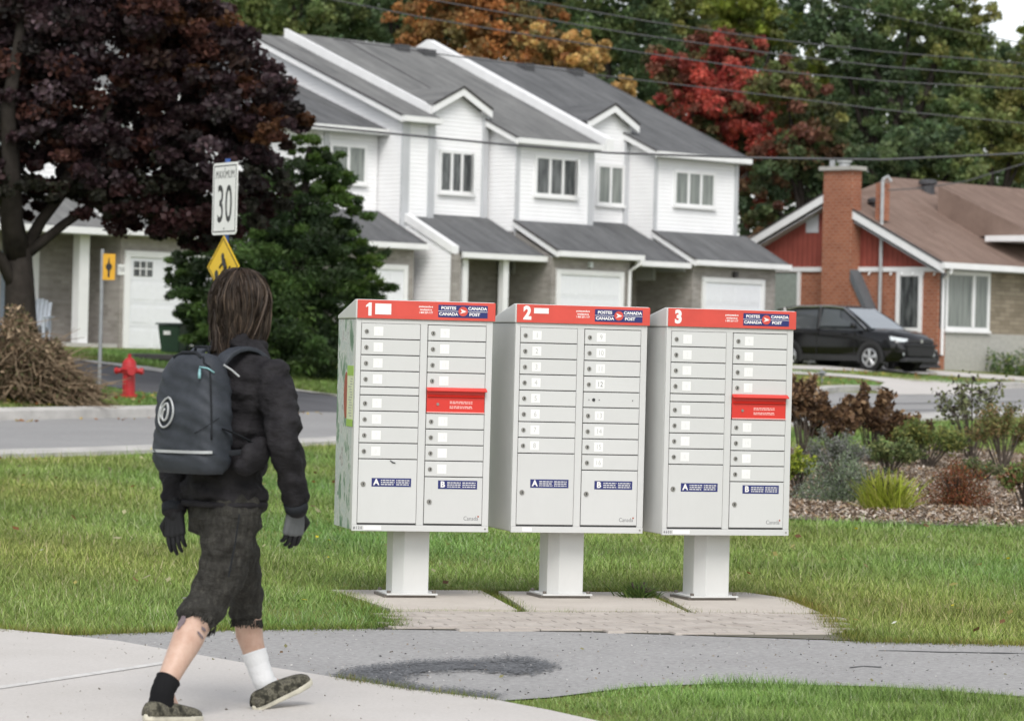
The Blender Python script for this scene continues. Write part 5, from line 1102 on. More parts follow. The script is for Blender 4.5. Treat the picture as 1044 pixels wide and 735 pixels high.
# ------------------------------------------------------------------ cars
def car_mesh(r, simple=False):
    Lh = 2.3
    def loft(name, st, mat):
        # st: list of (x, [(y,z)...half section from bottom centre to top centre])
        m = MB(); n = len(st[0][1]); vs = []
        for x, sec in st:
            vs += [(x, -y, z) for y, z in sec]+[(x, y, z) for y, z in sec[::-1]]
        k = 2*n; fs = [(i*k+j, i*k+(j+1) % k, (i+1)*k+(j+1) % k, (i+1)*k+j) for i in range(len(st)-1) for j in range(k)]
        fs += [tuple(range(k-1, -1, -1)), tuple((len(st)-1)*k+j for j in range(k))]; m.add(vs, fs)
        o = m.build(name, mat, r, .025, True, 2); return o
    def sec(w, zb, zt, crown=.03, tuck=.06): return [(0, zb), (w*.90, zb), (w-.02, zb+.12), (w, (zb+zt)/2-.05), (w-.01, zt-.16), (w-tuck, zt-.03), (w*.6, zt+crown), (0, zt+crown*1.3)]
    body = loft('body', [(-2.28, sec(.80, .48, .98)), (-2.18, sec(.88, .32, 1.06)), (-1.6, sec(.925, .26, 1.10)), (-.4, sec(.925, .26, 1.08)), (.75, sec(.925, .26, 1.06)), (1.15, sec(.925, .26, 1.06, .04)), (1.75, sec(.915, .26, 1.00, .05, .12)), (2.08, sec(.86, .28, .92, .04, .14)), (2.26, sec(.74, .36, .80, .02, .12)), (2.30, sec(.66, .44, .72, .0, .08))], 'car_paint')
    def gs(w0, w1, z0, z1): return [(0, z0), (w0, z0), (w0-.01, z0+.03), ((w0+w1)/2+.01, (z0+z1)/2), (w1+.01, z1-.05), (w1-.06, z1), (w1*.6, z1+.02), (0, z1+.03)]
    gl = loft('cabin_glass', [(-2.22, gs(.80, .70, .98, 1.10)), (-1.95, gs(.84, .68, 1.0, 1.52)), (-1.5, gs(.87, .66, 1.0, 1.61)), (-.2, gs(.87, .66, 1.0, 1.64)), (.25, gs(.87, .65, 1.0, 1.60)), (.75, gs(.86, .70, 1.0, 1.32)), (1.22, gs(.84, .78, .98, 1.07))], 'car_glass')
    rf = loft('car_roof', [(-2.05, [(0, 1.50), (.60, 1.50), (.66, 1.51), (.69, 1.53), (.67, 1.55), (.6, 1.57), (.4, 1.58), (0, 1.59)]), (-1.4, [(0, 1.59), (.6, 1.59), (.66, 1.60), (.69, 1.615), (.67, 1.64), (.6, 1.66), (.4, 1.67), (0, 1.68)]), (-.2, [(0, 1.60), (.6, 1.60), (.66, 1.61), (.69, 1.63), (.67, 1.66), (.6, 1.68), (.4, 1.69), (0, 1.70)]), (.28, [(0, 1.56), (.58, 1.56), (.64, 1.57), (.67, 1.585), (.65, 1.60), (.58, 1.63), (.4, 1.64), (0, 1.65)])], 'car_paint')
    for s_ in (-1, 1):
        y = s_
        for nm, pts, rad in (('roof_pillar', [(.27, .665*y, 1.59), (.75, .77*y, 1.34), (1.20, .855*y, 1.05)], .035), ('roof_pillar', [(-.45, .875*y, 1.05), (-.50, .70*y, 1.62)], .05), ('roof_pillar', [(-1.55, .875*y, 1.06), (-1.75, .70*y, 1.58)], .06), ('window_trim', [(-1.9, .72*y, 1.50), (-1.3, .70*y, 1.625), (-.2, .70*y, 1.645), (.27, .69*y, 1.605), (.75, .79*y, 1.33), (1.15, .875*y, 1.07)], .022)):
            MB().tube(pts, rad, 6).build(nm, 'car_chrome' if nm == 'window_trim' else 'car_paint', r)
        MB().tube([(.86, .90*y, 1.12), (.84, 1.0*y, 1.14)], [.03, .05], 6).build('mirror_arm', 'car_plastic', r); blob_ = MB(); blob_.box(.78, .92, min(.96*y, 1.12*y), max(.96*y, 1.12*y), 1.07, 1.22); blob_.build('side_mirror', 'car_paint', r, .04, True)
        MB().box(-1.0, .95, min(.915*y, .94*y), max(.915*y, .94*y), .25, .40).build('side_cladding', 'car_plastic', r, .01)
        for dx in (-.62, .35): MB().box(dx, dx+.2, min(.92*y, .945*y), max(.92*y, .945*y), .93, .965).build('door_handle', 'car_paint', r, .008)
        MB().box(-.47, -.455, min(.9*y, .9285*y), max(.9*y, .9285*y), .42, 1.0).build('door_gap', 'sign_black', r); MB().box(.80, .815, min(.9*y, .9285*y), max(.9*y, .9285*y), .42, 1.0).build('door_gap', 'sign_black', r)
        for x in (-1.36, 1.345):
            a0 = [(x+.43*math.cos(t*PI/10), .34+.43*math.sin(t*PI/10)) for t in range(-1, 12)]; a1 = [(x+.355*math.cos(t*PI/10), .34+.355*math.sin(t*PI/10)) for t in range(-1, 12)]
            MB().prism(a0+a1[::-1], 'y', min(.86*y, .945*y), max(.86*y, .945*y)).build('wheel_arch', 'car_plastic', r)
            MB().prism(a1, 'y', min(.5*y, .935*y), max(.5*y, .935*y)).build('wheel_well', 'sign_black', r)
            w_ = empty('wheel', (x, .84*y, .34), 0, r)
            m = MB(); yy0, yy1 = -.115, .115
            m.tube([(0, -.10, 0), (0, -.115, 0), (0, .115, 0), (0, .10, 0)], [.30, .34, .34, .30], 28); m.build('tyre', 'tyre', w_)
            yo = .118*y; m = MB(); m.tube([(0, yo*.95, 0), (0, yo, 0)], .215, 24); m.build('rim', 'sign_black', w_)
            m = MB()
            for k in range(5):
                for dk in (-.14, .14):
                    a = k*2*PI/5+.3; p0 = (.03*math.cos(a), yo*1.12, .03*math.sin(a)); p1 = (.215*math.cos(a+dk), yo*1.05, .215*math.sin(a+dk)); m.tube([p0, p1], [.028, .022], 5)
            m.tube([(0, yo, 0), (0, yo*1.15, 0)], .05, 12)
            m.tube([(.222*math.cos(t*PI/12), yo, .222*math.sin(t*PI/12)) for t in range(25)], .016, 5, False); m.build('wheel_cover', 'alloy', w_)
            MB().add([(.22, .80*y, 1.36), (.14, .705*y, 1.56), (-.38, .728*y, 1.58), (-.38, .905*y, 1.13), (.95, .895*y, 1.13)], [(0, 1, 2, 3, 4)] if False else [(4, 0, 3), (0, 1, 2, 3)]).build('side_window', 'car_window_light', r)
    # headlights
        MB().add([(2.30, .42*y, .83), (2.18, .72*y, .86), (1.92, .87*y, .90), (1.96, .88*y, .80), (2.22, .73*y, .76), (2.32, .44*y, .76)], [(0, 1, 4, 5), (1, 2, 3, 4)]).build('headlight', 'lamp_lens', r)
        MB().tube([(2.22, .66*y, .46), (2.27, .655*y, .46)], .055, 10).build('fog_light', 'lamp_lens', r)
    MB().add([(.32, -.60, 1.605), (.32, .60, 1.605), (.77, .66, 1.365), (1.24, .74, 1.095), (1.24, -.74, 1.095), (.77, -.66, 1.365)], [(0, 1, 2, 5), (5, 2, 3, 4)]).build('windshield', 'windshield_glass', r)
    MB().prism([(-.62, .74), (.62, .74), (.50, .84), (-.50, .84)], 'x', 2.24, 2.335).build('upper_grille', 'car_plastic', r, .01)
    MB().prism([(-.56, .40), (.56, .40), (.66, .66), (-.66, .66)], 'x', 2.22, 2.33).build('lower_grille', 'sign_black', r, .01)
    m = MB()
    for i in range(4): m.box(2.331, 2.342, -.58, .58, .45+i*.055, .465+i*.055)
    m.build('grille_bars', 'car_plastic', r)
    MB().prism([(-.72, .26), (.72, .26), (.66, .37), (-.66, .37)], 'x', 2.15, 2.35).build('front_skid', 'car_plastic', r, .015)
    MB().box(2.335, 2.36, -.72, .72, .665, .715).build('bumper_strip', 'car_plastic', r, .01)
    MB().tube([(2.336, 0, .79), (2.35, 0, .79)], .055, 14).build('badge', 'car_chrome', r)
    return r
g_ = GR(887, 378.3); th = math.radians(-43); off = Vector((1.345*math.cos(th)+.84*math.sin(th), 1.345*math.sin(th)-.84*math.cos(th)))
r = empty('parked_suv', (g_.x-off.x, g_.y-off.y, g_.z), th); tag(r, 'black compact suv parked in front of the red chimney', 'car'); r.scale = (1.07, 1.05, 1.11); car_mesh(r)
g2 = GR(952, 377); off2 = Vector((2.2*math.cos(th), 2.2*math.sin(th)))
pc = P(955, 370, g_.y+2.6)
r = empty('parked_car', (pc.x-off2.x-.35, pc.y-off2.y, gh(pc.x, pc.y)-.05), th); tag(r, 'dark car mostly hidden behind the black suv', 'car'); r.scale = (.98, .95, .88); car_mesh(r)

# ------------------------------------------------------------------ the walking person
HD = Vector((.6, .8, 0)); LT = Vector((.8, -.6, 0)); ZZ = Vector((0, 0, 1))       # heading, person's right, up
RB_ = Matrix((LT, HD, ZZ)).transposed()                                           # body axes: x right, y forward
pr_o = P(236, 520, 12.1); person = empty('person', (pr_o.x, pr_o.y, 0)); OO = Vector((pr_o.x, pr_o.y, 0))
tag(person, 'person walking away in dark jacket, frayed knee length shorts, one black and one white sock', 'person')
def J(u, v, D): return P(u, v, D)-OO
I3 = Matrix.Identity(3)
sh_r, el_r, wr_r, ha_r = J(277, 387, 12.0), J(290, 452, 11.92), J(302, 517, 12.02), J(300, 535, 12.04)
sh_l, el_l, wr_l, ha_l = J(200, 378, 12.25), J(180, 455, 12.22), J(177, 520, 12.1), J(178, 538, 12.08)
neck = J(245, 353, 12.12); head = J(247, 311, 12.15); pelv = J(231, 508, 12.1)
hip_r, kn_r, an_r = J(240, 508, 12.03), J(213, 612, 12.0), J(166, 703, 11.78)
hip_l, kn_l, an_l = J(224, 508, 12.17), J(250, 604, 12.42), J(270, 696, 12.42)
def rotx(a): return RB_ @ Matrix.Rotation(a, 3, 'X')
body = [('e', head, (.074, .096, .108), rotx(.12)), ('e', head+HD*.035-ZZ*.065, (.052, .062, .05), RB_), ('c', head+HD*.093-ZZ*.012, .012, head+HD*.104-ZZ*.03, .014),
        ('c', head+LT*.073-HD*.005+ZZ*.012, .014, head+LT*.074-HD*.008-ZZ*.02, .010), ('c', head-LT*.073-HD*.005+ZZ*.012, .014, head-LT*.074-HD*.008-ZZ*.02, .010),
        ('c', head+HD*.086-ZZ*.052+LT*.018, .009, head+HD*.086-ZZ*.052-LT*.018, .009),
        ('c', head-ZZ*.05-HD*.01, .055, neck, .058), ('c', sh_l+HD*.0, .055, sh_r, .055), ('e', (neck+pelv)/2+ZZ*.06, (.145, .10, .22), RB_), ('e', pelv, (.14, .10, .12), RB_),
        ('c', neck-ZZ*.02, .06, pelv, .10), ('c', sh_r, .05, el_r, .04), ('c', el_r, .04, wr_r, .028), ('c', sh_l, .05, el_l, .04), ('c', el_l, .04, wr_l, .028),
        ('c', hip_r, .075, J(232, 552, 12.03), .070), ('c', J(232, 552, 12.03), .070, J(226, 586, 12.02), .062), ('c', J(226, 586, 12.02), .062, kn_r, .058), ('c', kn_r, .058, J(193, 648, 11.92), .056), ('e', J(191, 652, 11.91), (.050, .055, .07), RB_), ('c', J(193, 648, 11.92), .060, J(178, 678, 11.84), .046), ('c', J(178, 678, 11.84), .046, an_r, .036),
        ('c', hip_l, .075, J(241, 562, 12.28), .062), ('c', J(241, 562, 12.28), .062, kn_l, .050), ('c', kn_l, .054, J(254, 645, 12.44), .054), ('c', J(254, 645, 12.44), .052, J(262, 675, 12.43), .042), ('c', J(262, 675, 12.43), .040, an_l, .034),
        ('c', an_r, .034, J(180, 730, 11.86), .028), ('c', an_l, .034, J(296, 703, 12.5), .026)]
bo = blob('body', body, 'skin', person, .011, 6)
for s_ in (-1, 1):
    m = MB(); m.lathe([(.001, -.011), (.008, -.008), (.0115, 0), (.008, .008), (.001, .011)], tuple(head+HD*.082+LT*s_*.031+ZZ*.006), 12); m.build('eye', 'print_white', person, smooth=True)
# jacket: torso, hem, hood roll, sleeves
c0 = J(242, 400, 12.09); c1 = J(238, 440, 12.09); c2 = J(230, 478, 12.09); c3 = J(229, 502, 12.09)
jk = [('e', J(243, 384, 12.09), (.172, .118, .10), RB_), ('e', c0, (.166, .125, .13), RB_), ('e', c1, (.158, .128, .13), RB_), ('e', c2, (.160, .130, .12), RB_), ('e', c3, (.170, .140, .075), RB_),
      ('c', sh_l, .070, sh_r, .074), ('c', neck-ZZ*.03+LT*.05, .062, neck-ZZ*.03-LT*.05, .062), ('c', neck-HD*.045+ZZ*.012+LT*.05, .036, neck-HD*.045+ZZ*.012-LT*.055, .036), ('c', neck+HD*.05+LT*.05, .03, neck+HD*.05-LT*.05, .03),
      ('c', sh_r, .076, (sh_r+el_r)/2+LT*.012, .072), ('c', (sh_r+el_r)/2+LT*.012, .072, el_r, .063), ('c', el_r, .063, (el_r+wr_r)/2+HD*.012, .058), ('c', (el_r+wr_r)/2+HD*.012, .057, wr_r, .041),
      ('c', sh_l, .072, el_l, .060), ('c', el_l, .060, (el_l+wr_l)/2, .055), ('c', (el_l+wr_l)/2, .054, wr_l, .042)]
def folds(c):
    # gathered cloth at elbows, waist and shoulders
    d = c-pelv; k = math.sin(c.z*95+c.x*22+math.sin(c.y*31)*1.5)*.0042+math.sin(c.z*47-c.x*35+c.y*20)*.004
    r_ = Vector((c.x-c2.x, c.y-c2.y, 0)); r_ = r_.normalized() if r_.length > .01 else r_
    return c+r_*k
jo = blob('jacket', jk, 'jacket_cloth', person, .0085, 3, .030, .06, deform=folds)
m = MB()   # hem band and cuff straps
rg = []
for i in range(40): a = 2*PI*i/40; rg.append(J(228.5, 513, 12.09)+LT*.160*math.cos(a)+HD*.132*math.sin(a))
MB().tube(rg+[rg[0]], .012, 8, False).build('hem', 'jacket_cloth', jo, smooth=True)
for w, e in ((wr_r, el_r), (wr_l, el_l)):
    d = (w-e).normalized(); MB().tube([w-d*.02, w+d*.012], [.045, .042], 16).build('cuff', 'strap_black', jo, smooth=True)
MB().tube([J(228, 372, 11.86), J(236, 377, 11.855), J(244, 384, 11.85)], .0035, 6).build('reflective_piping', 'reflective', jo)
# shorts
sh = [('e', J(231, 512, 12.09), (.160, .130, .075), RB_), ('e', J(229, 530, 12.09), (.150, .122, .08), RB_), ('c', J(238, 520, 12.04), .110, J(232, 552, 12.03), .100), ('c', J(232, 552, 12.03), .100, J(226, 586, 12.02), .088), ('c', J(226, 586, 12.02), .086, J(209, 618, 12.0), .076), ('c', J(209, 618, 12.0), .076, J(202, 626, 11.97), .074),
      ('c', J(224, 520, 12.15), .105, J(241, 562, 12.28), .085), ('c', J(241, 562, 12.28), .085, J(251, 600, 12.4), .064), ('c', J(251, 600, 12.4), .064, J(251, 624, 12.42), .058)]
so_ = blob('shorts', sh, 'denim', person, .0085, 3, .032, .05, deform=lambda c: c+Vector((math.sin(c.z*70+c.x*30)*.0035, 0, 0)))
rr = random.Random(9)
for (c, rx, axis, nm) in ((J(199.5, 636, 11.95), .073, (J(199, 636, 11.95)-J(212, 612, 12.0)).normalized(), 'f'), (J(251.5, 637, 12.42), .058, -ZZ, 'f')):
    a1 = axis.orthogonal().normalized(); a2 = axis.cross(a1); m = MB()
    for i in range(150):
        a = rr.uniform(0, 2*PI); p = c-axis*.022+(a1*math.cos(a)+a2*math.sin(a))*rx*.96; m.tube([p, p+axis*rr.uniform(.016, .032)+Vector((rr.uniform(-.008, .008), rr.uniform(-.008, .008), 0))], .0018, 3, False)
    m.build('frayed_hem', 'denim', so_)
MB().box(-.001, .001, 0, .001, 0, .001).build('x', 'denim', so_) if False else None
# back pocket seam and side seam on the near leg
MB().tube([J(244, 524, 11.89), J(240, 552, 11.91), J(233, 588, 11.93)], .003, 5).build('side_seam', 'strap_black', so_)
# tattoos (ink patches lying on the calf)
def shell(c, axis, rad, a0, a1, t0, t1, name, mat, n=10, wob=.3, seed=1):
    axis = axis.normalized(); tc = (Vector((0, -1, 0))-axis*Vector((0, -1, 0)).dot(axis)).normalized(); b = axis.cross(tc); r_ = random.Random(seed); vs = []; N = 18
    for i in range(N):
        t = 2*PI*i/N; k = 1+r_.uniform(-wob, wob); a = (a0+a1)/2+(a1-a0)/2*math.cos(t)*k; h_ = (t0+t1)/2+(t1-t0)/2*math.sin(t)*k; vs.append(c+axis*h_+(tc*math.cos(a)+b*math.sin(a))*rad)
    cen = c+axis*(t0+t1)/2+(tc*math.cos((a0+a1)/2)+b*math.sin((a0+a1)/2))*(rad+.002); m = MB(); m.add(vs+[cen], [(i, (i+1) % N, N) for i in range(N)]); return m.build(name, mat, bo, smooth=True)
ax = J(178, 678, 11.84)-J(193, 648, 11.92)
shell(J(196, 642, 11.94), ax, .0645, .55, 1.0, -.02, .045, 'tattoo', 'tattoo_ink', seed=2); shell(J(196, 642, 11.94), ax, .0645, -.85, -.45, .0, .014, 'tattoo', 'tattoo_ink', seed=3); shell(J(196, 642, 11.94), ax, .064, -.95, -.35, .028, .040, 'tattoo', 'tattoo_ink', seed=4)
# socks
def sock(name, pts, rs, mat):
    m = MB(); P2, R2 = [], []
    for (a, ra), (b, rb) in zip(list(zip(pts, rs)), list(zip(pts, rs))[1:]):
        for i in range(5): P2.append(a.lerp(b, i/5)); R2.append((ra+(rb-ra)*i/5)*(1+.025*math.sin(len(P2)*2.1)))
    P2.append(pts[-1]); R2.append(rs[-1]); return m.tube(P2, R2, 22).build(name, mat, person, smooth=True)
s1 = sock('sock', [J(171.5, 692.5, 11.805), J(166, 703, 11.78), J(163.5, 722, 11.775)], [.0455, .042, .047], 'sock_black'); s1['label'] = 'black ankle sock'
s2 = sock('sock', [J(258.8, 664, 12.436), J(264, 680, 12.43), J(270, 696, 12.42), J(280, 705, 12.45)], [.0485, .043, .042, .040], 'sock_white'); s2['label'] = 'white crew sock'
# slip-on shoes
def shoe(heel, toe, upv, nm):
    f = (toe-heel).normalized(); L = (toe-heel).length; side = f.cross(upv).normalized(); u_ = side.cross(f).normalized()
    M_ = Matrix((side, f, u_)).transposed().to_4x4(); M_.translation = heel
    prof = [(0, .0), (.012, .022), (.05, .031), (.10, .035), (.15, .040), (.20, .048), (.25, .046), (.285, .030), (.297, .0)]; k = L/.297
    ol = [(w, y*k) for y, w in prof]+[(-w, y*k) for y, w in prof[::-1][1:-1]]
    so = MB().prism(ol, 'z', 0, .026); s_o = so.build('sole', 'sole_rubber', None, .006, True, 2, M_)
    T = lambda x, y, z: M_ @ Vector((x, y*k, z)); R3 = M_.to_3x3()
    m = MB(); vs = []; NS = 18; NR = 24
    for i in range(NS+1):
        y = .006+(.288-.006)*i/NS; w = np.interp(y, [0, .01, .03, .1, .15, .2, .25, .275, .288], [.012, .026, .034, .037, .041, .047, .044, .032, .012]); h_ = np.interp(y, [0, .012, .03, .08, .12, .16, .21, .25, .275, .288], [.032, .050, .060, .056, .058, .054, .046, .040, .032, .018])
        for k2 in range(NR):
            a = 2*PI*k2/NR; c_, s2 = math.cos(a), math.sin(a); vs.append(T(w*math.copysign(abs(c_)**.7, c_), y, .022+max(0, s2)**.8*(h_-.022+.012) if s2 > 0 else .022+s2*.004))
    m.add(vs, [(i*NR+j, i*NR+(j+1) % NR, (i+1)*NR+(j+1) % NR, (i+1)*NR+j) for i in range(NS) for j in range(NR)]+[tuple(range(NR-1, -1, -1)), tuple(NS*NR+j for j in range(NR))])
    up_ = m.build(nm, 'camo', person, smooth=True)
    s_o.parent = up_; return up_
g0 = J(147, 735, 11.68); g0.z = max(g0.z, .03); t0 = J(203, 740, 11.93); t0.z = .004
sh1 = shoe(g0, t0, ZZ, 'shoe'); g1 = J(259, 722, 12.30); g1.z = .002; t1 = J(316, 695.5, 12.52)
sh2 = shoe(g1, t1, ZZ, 'shoe')
# gloved hands
def hand(wr, hd, palm_n, name, mat, curl, spread_dir, seed=0, palm=None):
    """palm from the wrist along hd; fingers curl toward palm_n"""
    d = (hd-wr).normalized(); w = (spread_dir-d*spread_dir.dot(d)).normalized(); n = (palm_n-d*palm_n.dot(d)-w*palm_n.dot(w)).normalized()
    k0 = wr+d*.015; prim = [('c', wr-d*.03, .028, k0, .027)]
    for i, x in enumerate((-.030, -.010, .010, .029)):
        kn = wr+d*(.092-abs(i-1.2)*.004)+w*x; prim.append(('c', k0+w*x*.7, .017, kn, .0135))
    o = blob(name, prim, palm or mat, person, .0042, 3)
    for i, (x, L) in enumerate(((-.029, .066), (-.010, .076), (.009, .072), (.027, .058))):
        p = wr+d*(.088-abs(i-1.2)*.004)+w*x; dr = d.copy(); c_ = curl[i]; pts = [p]; ang = c_*.35
        for sgm in (.45, .30, .25):
            v = d*math.cos(ang)+n*math.sin(ang); p = p+v*L*sgm; pts.append(p.copy()); ang += c_
        blob('finger', [('c', pts[j], .0105-.0011*j, pts[j+1], .0094-.0011*j) for j in range(3)], mat, person, .0034, 2).parent = o
    p = wr+d*.025-w*.026; q = p-w*.030+d*.028+n*.010; r_ = q+d*.030+n*.012+w*.004
    blob('thumb', [('c', p, .015, q, .0125), ('c', q, .0122, r_, .0095)], mat, person, .0036, 2).parent = o
    return o
gr = hand(J(302, 519, 12.03), J(298, 549, 12.05), Vector((-.55, .8, 0)), 'glove', 'glove_black', (.38, .42, .46, .5), Vector((-.85, -.5, 0)), palm='glove_grey')
gl = hand(J(178, 520, 12.09), J(179, 552, 12.07), Vector((.35, .9, 0)), 'glove', 'glove_black', (.30, .34, .38, .42), Vector((.92, -.38, 0)))
gr['label'] = 'right hand glove with grey back and black fingers'
# hair: cap plus strands
hair_cap = blob('hair', [('e', head+ZZ*.018-HD*.008, (.085, .104, .108), RB_), ('e', head-ZZ*.05-HD*.045, (.072, .055, .090), RB_)], 'hair', person, .008, 4, .02, .03)
VV, FF = [], []; hr = np.random.default_rng(5)
crown = head+ZZ*.02-HD*.012
locks = [(hr.uniform(-PI, PI), hr.uniform(-.03, .15), hr.uniform(-.06, .045), hr.normal()*.5, hr.uniform(0, 6.28)) for _ in range(110)]
for i in range(5200):
    la, lk, ll, lda, ph = locks[hr.integers(110)]; a = la+hr.normal()*.09; a = (a+PI) % (2*PI)-PI; fr_ = abs(a) < .9
    rx, ry, rz = .091, .108, .114; t0_ = hr.uniform(.02, .75); n = 11; pts = []; da = lda+hr.normal()*.05
    endz = (-.165+ll) if not fr_ else (-.02-.07*abs(a)/.9+ll*.5)
    kk = lk*.9+hr.normal()*.022+(.10 if hr.uniform() < .04 else 0); tw = rdirs(1)[0]
    for j in range(n):
        s_ = j/(n-1); th_ = t0_+(1.72-t0_)*min(1, s_*1.55); aa = a+da*s_*s_+.07*math.sin(ph+s_*6)
        k = 1+kk*min(1, s_*1.6)+.035*math.sin(ph*3+s_*8)*s_
        p = Vector((math.sin(aa)*rx*math.sin(th_)*k, math.cos(aa)*ry*math.sin(th_)*k, math.cos(th_)*rz*k))
        if s_ > .645: f = (s_-.645)/.355; p.z = p.z*(1-f)+endz*f; p.x *= 1-.25*f; p.y *= 1-.22*f; p.x += .016*math.sin(ph+f*3)*f; p.y += .016*math.cos(ph*2+f*3)*f
        p += Vector((math.sin(ph*5+s_*9+i*.37), math.cos(ph*3+s_*11+i*.53), math.sin(ph+s_*13+i*.71)))*.0045*s_
        pts.append(crown+RB_ @ p)
    b = len(VV)
    for j, p in enumerate(pts):
        tn = (pts[min(j+1, n-1)]-pts[max(j-1, 0)]).normalized(); out = (p-crown).normalized(); sd_ = tn.cross((out*.5+Vector(tw)).normalized()).normalized()*(.0022 if j < n-2 else .0010)
        VV += [p-sd_, p+sd_]
    FF += [(b+2*j, b+2*j+1, b+2*j+3, b+2*j+2) for j in range(n-1)]
for nm, sel in (('hair_strands', 0), ('hair_strands_light', 1)):
    Fs = [f for k, f in enumerate(FF) if ((k//10) % 4 == 0) == bool(sel)]
    raw('hair_strands', np.array([tuple(v) for v in VV]), np.array(Fs), 4, 'hair_light' if sel else 'hair', hair_cap)

# ------------------------------------------------------------------ backpack worn by the person (a thing of its own)
bc = P(198.5, 421, 11.93); bp_ = empty('backpack', bc, 0); bp_.rotation_euler = RB_.to_euler(); tag(bp_, 'dark blue grey backpack with pale spiral emblem and reflective stripe, on the walker', 'backpack')
HB = .215
def pk(t):   # t 0 bottom .. 1 top : half width, depth out, centre shift
    w = np.interp(t, [0, .04, .12, .5, .8, .92, .98, 1], [.128, .140, .148, .146, .132, .112, .085, .05]); d = np.interp(t, [0, .04, .12, .5, .8, .92, .98, 1], [.065, .080, .090, .088, .074, .056, .038, .02]); return w, d
def pkp(a, t, off=0.0):
    w, d = pk(t); w += off; d += off; c_, s_ = math.cos(a), math.sin(a); e = .62
    return Vector((w*math.copysign(abs(c_)**e, c_), d*math.copysign(abs(s_)**e, s_)-.01*(1-t), -HB+2*HB*t))
m = MB(); vs = []; NT, NA = 44, 56
for i in range(NT+1):
    t = i/NT
    for k in range(NA):
        a = 2*PI*k/NA; wr_ = .0035*math.sin(t*23+math.cos(a)*5)*math.sin(a*3+t*9)+.002*math.sin(t*61+a*7)
        vs.append(pkp(a, t, wr_))
m.add(vs, [(i*NA+k, i*NA+(k+1) % NA, (i+1)*NA+(k+1) % NA, (i+1)*NA+k) for i in range(NT) for k in range(NA)]+[tuple(range(NA-1, -1, -1)), tuple(NT*NA+k for k in range(NA))])
m.build('pack_body', 'pack_cloth', bp_, smooth=True)
def ribbon(name, at, wd, mat, off=.004):
    """at: list of (angle, t) on the pack surface"""
    m = MB(); vs = []
    for a, t in at: vs += [pkp(a, t-wd/2, off), pkp(a, t+wd/2, off)]
    m.add(vs, [(2*i, 2*i+1, 2*i+3, 2*i+2) for i in range(len(at)-1)]); return m.build(name, mat, bp_, smooth=True)
ribbon('reflective_stripe', [(-PI*.99+i*(PI*.86)/30, .175+.012*i/30) for i in range(31)], .024, 'reflective')
ribbon('stripe_edge', [(-PI*.99+i*(PI*.90)/30, .158+.012*i/30) for i in range(31)], .006, 'strap_black')
def surf(x, z):   # point on the back face for local x, z
    t = (z+HB)/(2*HB); w, d = pk(t); c_ = max(-1, min(1, x/w)); ca = abs(c_)**(1/.62); s_ = math.sqrt(max(0, 1-ca*ca)); return Vector((x, -d*s_**.62-.01*(1-t)-.005, z))
def logo(pts, rad):
    out = []
    for (u, v) in pts: out.append(surf(-.053+(u-310)/14.7/287*1.16, (421-400-(v)/14.7)/287+.0))
    P2 = [out[0]]
    for a, b in zip(out, out[1:]): P2 += [a.lerp(b, .5), b]
    sm = [P2[0]]+[(P2[i-1]+P2[i]*2+P2[i+1])/4 for i in range(1, len(P2)-1)]+[P2[-1]]
    MB().tube(sm, rad, 6).build('emblem', 'reflective', bp_, smooth=True)
logo([(230, 400), (205, 340), (230, 250), (290, 180), (330, 165), (352, 220), (362, 290), (345, 390), (310, 430), (270, 425), (250, 380), (262, 300), (295, 250)], .0046)
logo([(215, 345), (190, 250), (240, 150), (340, 60), (400, 130), (440, 220), (455, 310), (430, 420), (370, 500), (290, 540), (215, 500), (180, 410), (180, 320), (210, 220)], .0042)
# zips, pocket seams, pulls, top handle
MB().tube([pkp(-.9+.0*i, .97-.05*i, .003) if i < 2 else pkp(-.62+.012*i, .99-.05*i, .003) for i in range(15)], .0035, 6).build('zip', 'strap_black', bp_, smooth=True)
MB().tube([pkp(-.35, .84, .004), pkp(-.7, .875, .006), pkp(-1.1, .885, .006)], .0035, 6).build('zip_edge', 'teal_pull', bp_, smooth=True)
MB().tube([pkp(-1.08, .87, .008), pkp(-1.07, .83, .012), pkp(-1.06, .79, .012)], [.004, .006, .005], 6).build('zip_pull', 'teal_pull', bp_, smooth=True)
ribbon('pocket_edge', [(-1.15+i*1.0/12, .34+.13*i/12) for i in range(13)], .010, 'strap_black'); 
MB().tube([pkp(-2.2, .955, .0), pkp(-2.0, 1.0, .012), pkp(-1.3, 1.0, .012), pkp(-1.0, .955, .0)], .007, 8).build('top_seam', 'strap_black', bp_, smooth=True)
MB().tube([Vector((-.035, .03, HB-.01)), Vector((-.03, .03, HB+.022)), Vector((.03, .03, HB+.022)), Vector((.035, .03, HB-.01))], .006, 8).build('grab_handle', 'strap_black', bp_, smooth=True)
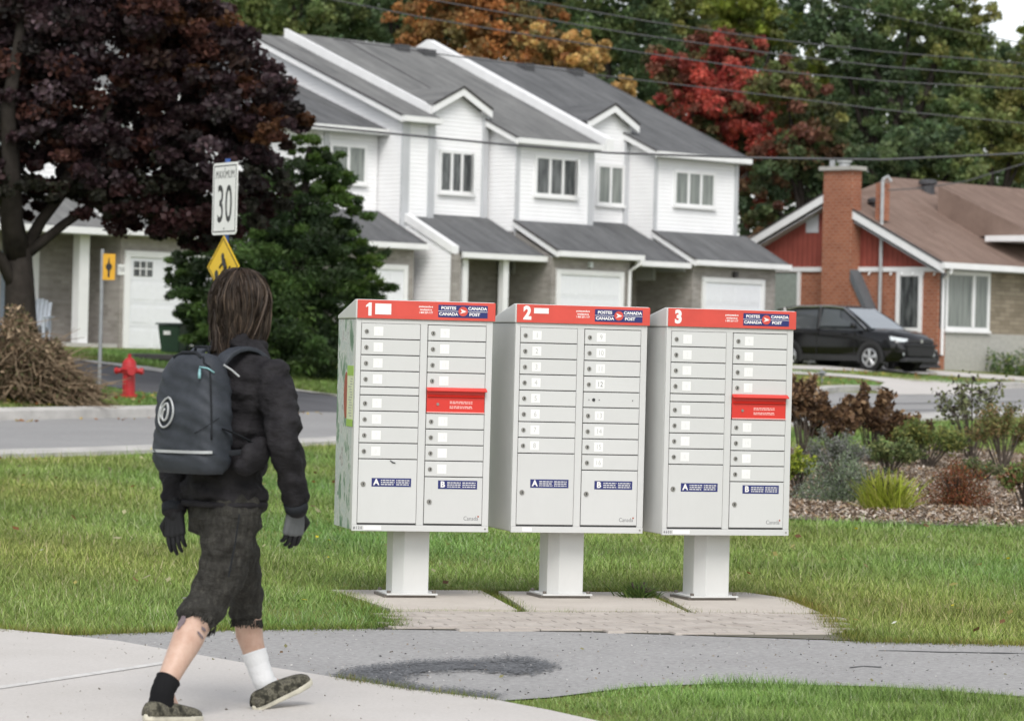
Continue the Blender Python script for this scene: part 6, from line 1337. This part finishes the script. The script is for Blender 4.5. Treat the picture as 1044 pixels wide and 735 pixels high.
# shoulder straps, hip belt, side pouch
def strap(name, pts, w, th, mat, par):
    m = MB(); pts = [Vector(p) for p in pts]; P2 = []
    for a, b in zip(pts, pts[1:]): P2 += [a, a.lerp(b, .5)]
    P2.append(pts[-1]); P2 = [P2[0]]+[(P2[i-1]+P2[i]*2+P2[i+1])/4 for i in range(1, len(P2)-1)]+[P2[-1]]
    vs = []; n = len(P2)
    for i, p in enumerate(P2):
        t = (P2[min(i+1, n-1)]-P2[max(i-1, 0)]).normalized(); s_ = t.cross(Vector((0, 0, 1)) if abs(t.z) < .8 else Vector((0, 1, 0))); s_ = Vector((1, 0, 0)) if w[1] == 'x' else s_.normalized(); nn = t.cross(s_).normalized()
        vs += [p+s_*w[0]/2+nn*th/2, p-s_*w[0]/2+nn*th/2, p-s_*w[0]/2-nn*th/2, p+s_*w[0]/2-nn*th/2]
    m.add(vs, [(4*i+k, 4*i+(k+1) % 4, 4*i+4+(k+1) % 4, 4*i+4+k) for i in range(n-1) for k in range(4)]+[(3, 2, 1, 0), (4*n-4, 4*n-3, 4*n-2, 4*n-1)])
    return m.build(name, mat, par, .003, True)
for s_ in (1, -1):
    strap('shoulder_strap', [(s_*.065, .04, .16), (s_*.078, .075, .215), (s_*.09, .15, .240), (s_*.10, .23, .218), (s_*.11, .31, .13), (s_*.13, .345, .02), (s_*.15, .33, -.06), (s_*.16, .26, -.13), (s_*.165, .10, -.17)], (.058, 'x'), .016, 'pack_cloth', bp_)
strap('hip_belt', [(.13, .03, -.14), (.19, .10, -.13), (.205, .20, -.14), (.19, .31, -.15)], (.035, 'z'), .02, 'strap_black', bp_)
strap('compression_strap', [(.155, -.02, -.05), (.19, .08, -.09), (.205, .15, -.13)], (.022, 'z'), .005, 'strap_black', bp_)
inv = RB_.transposed()
pouch = blob('side_pouch', [('e', Vector((.190, .115, -.145)), (.036, .070, .055), I3), ('e', Vector((.190, .135, -.105)), (.028, .045, .028), I3), ('e', Vector((.175, .08, -.185)), (.032, .055, .035), I3)], 'jacket_cloth', bp_, .008, 4, .012, .05)
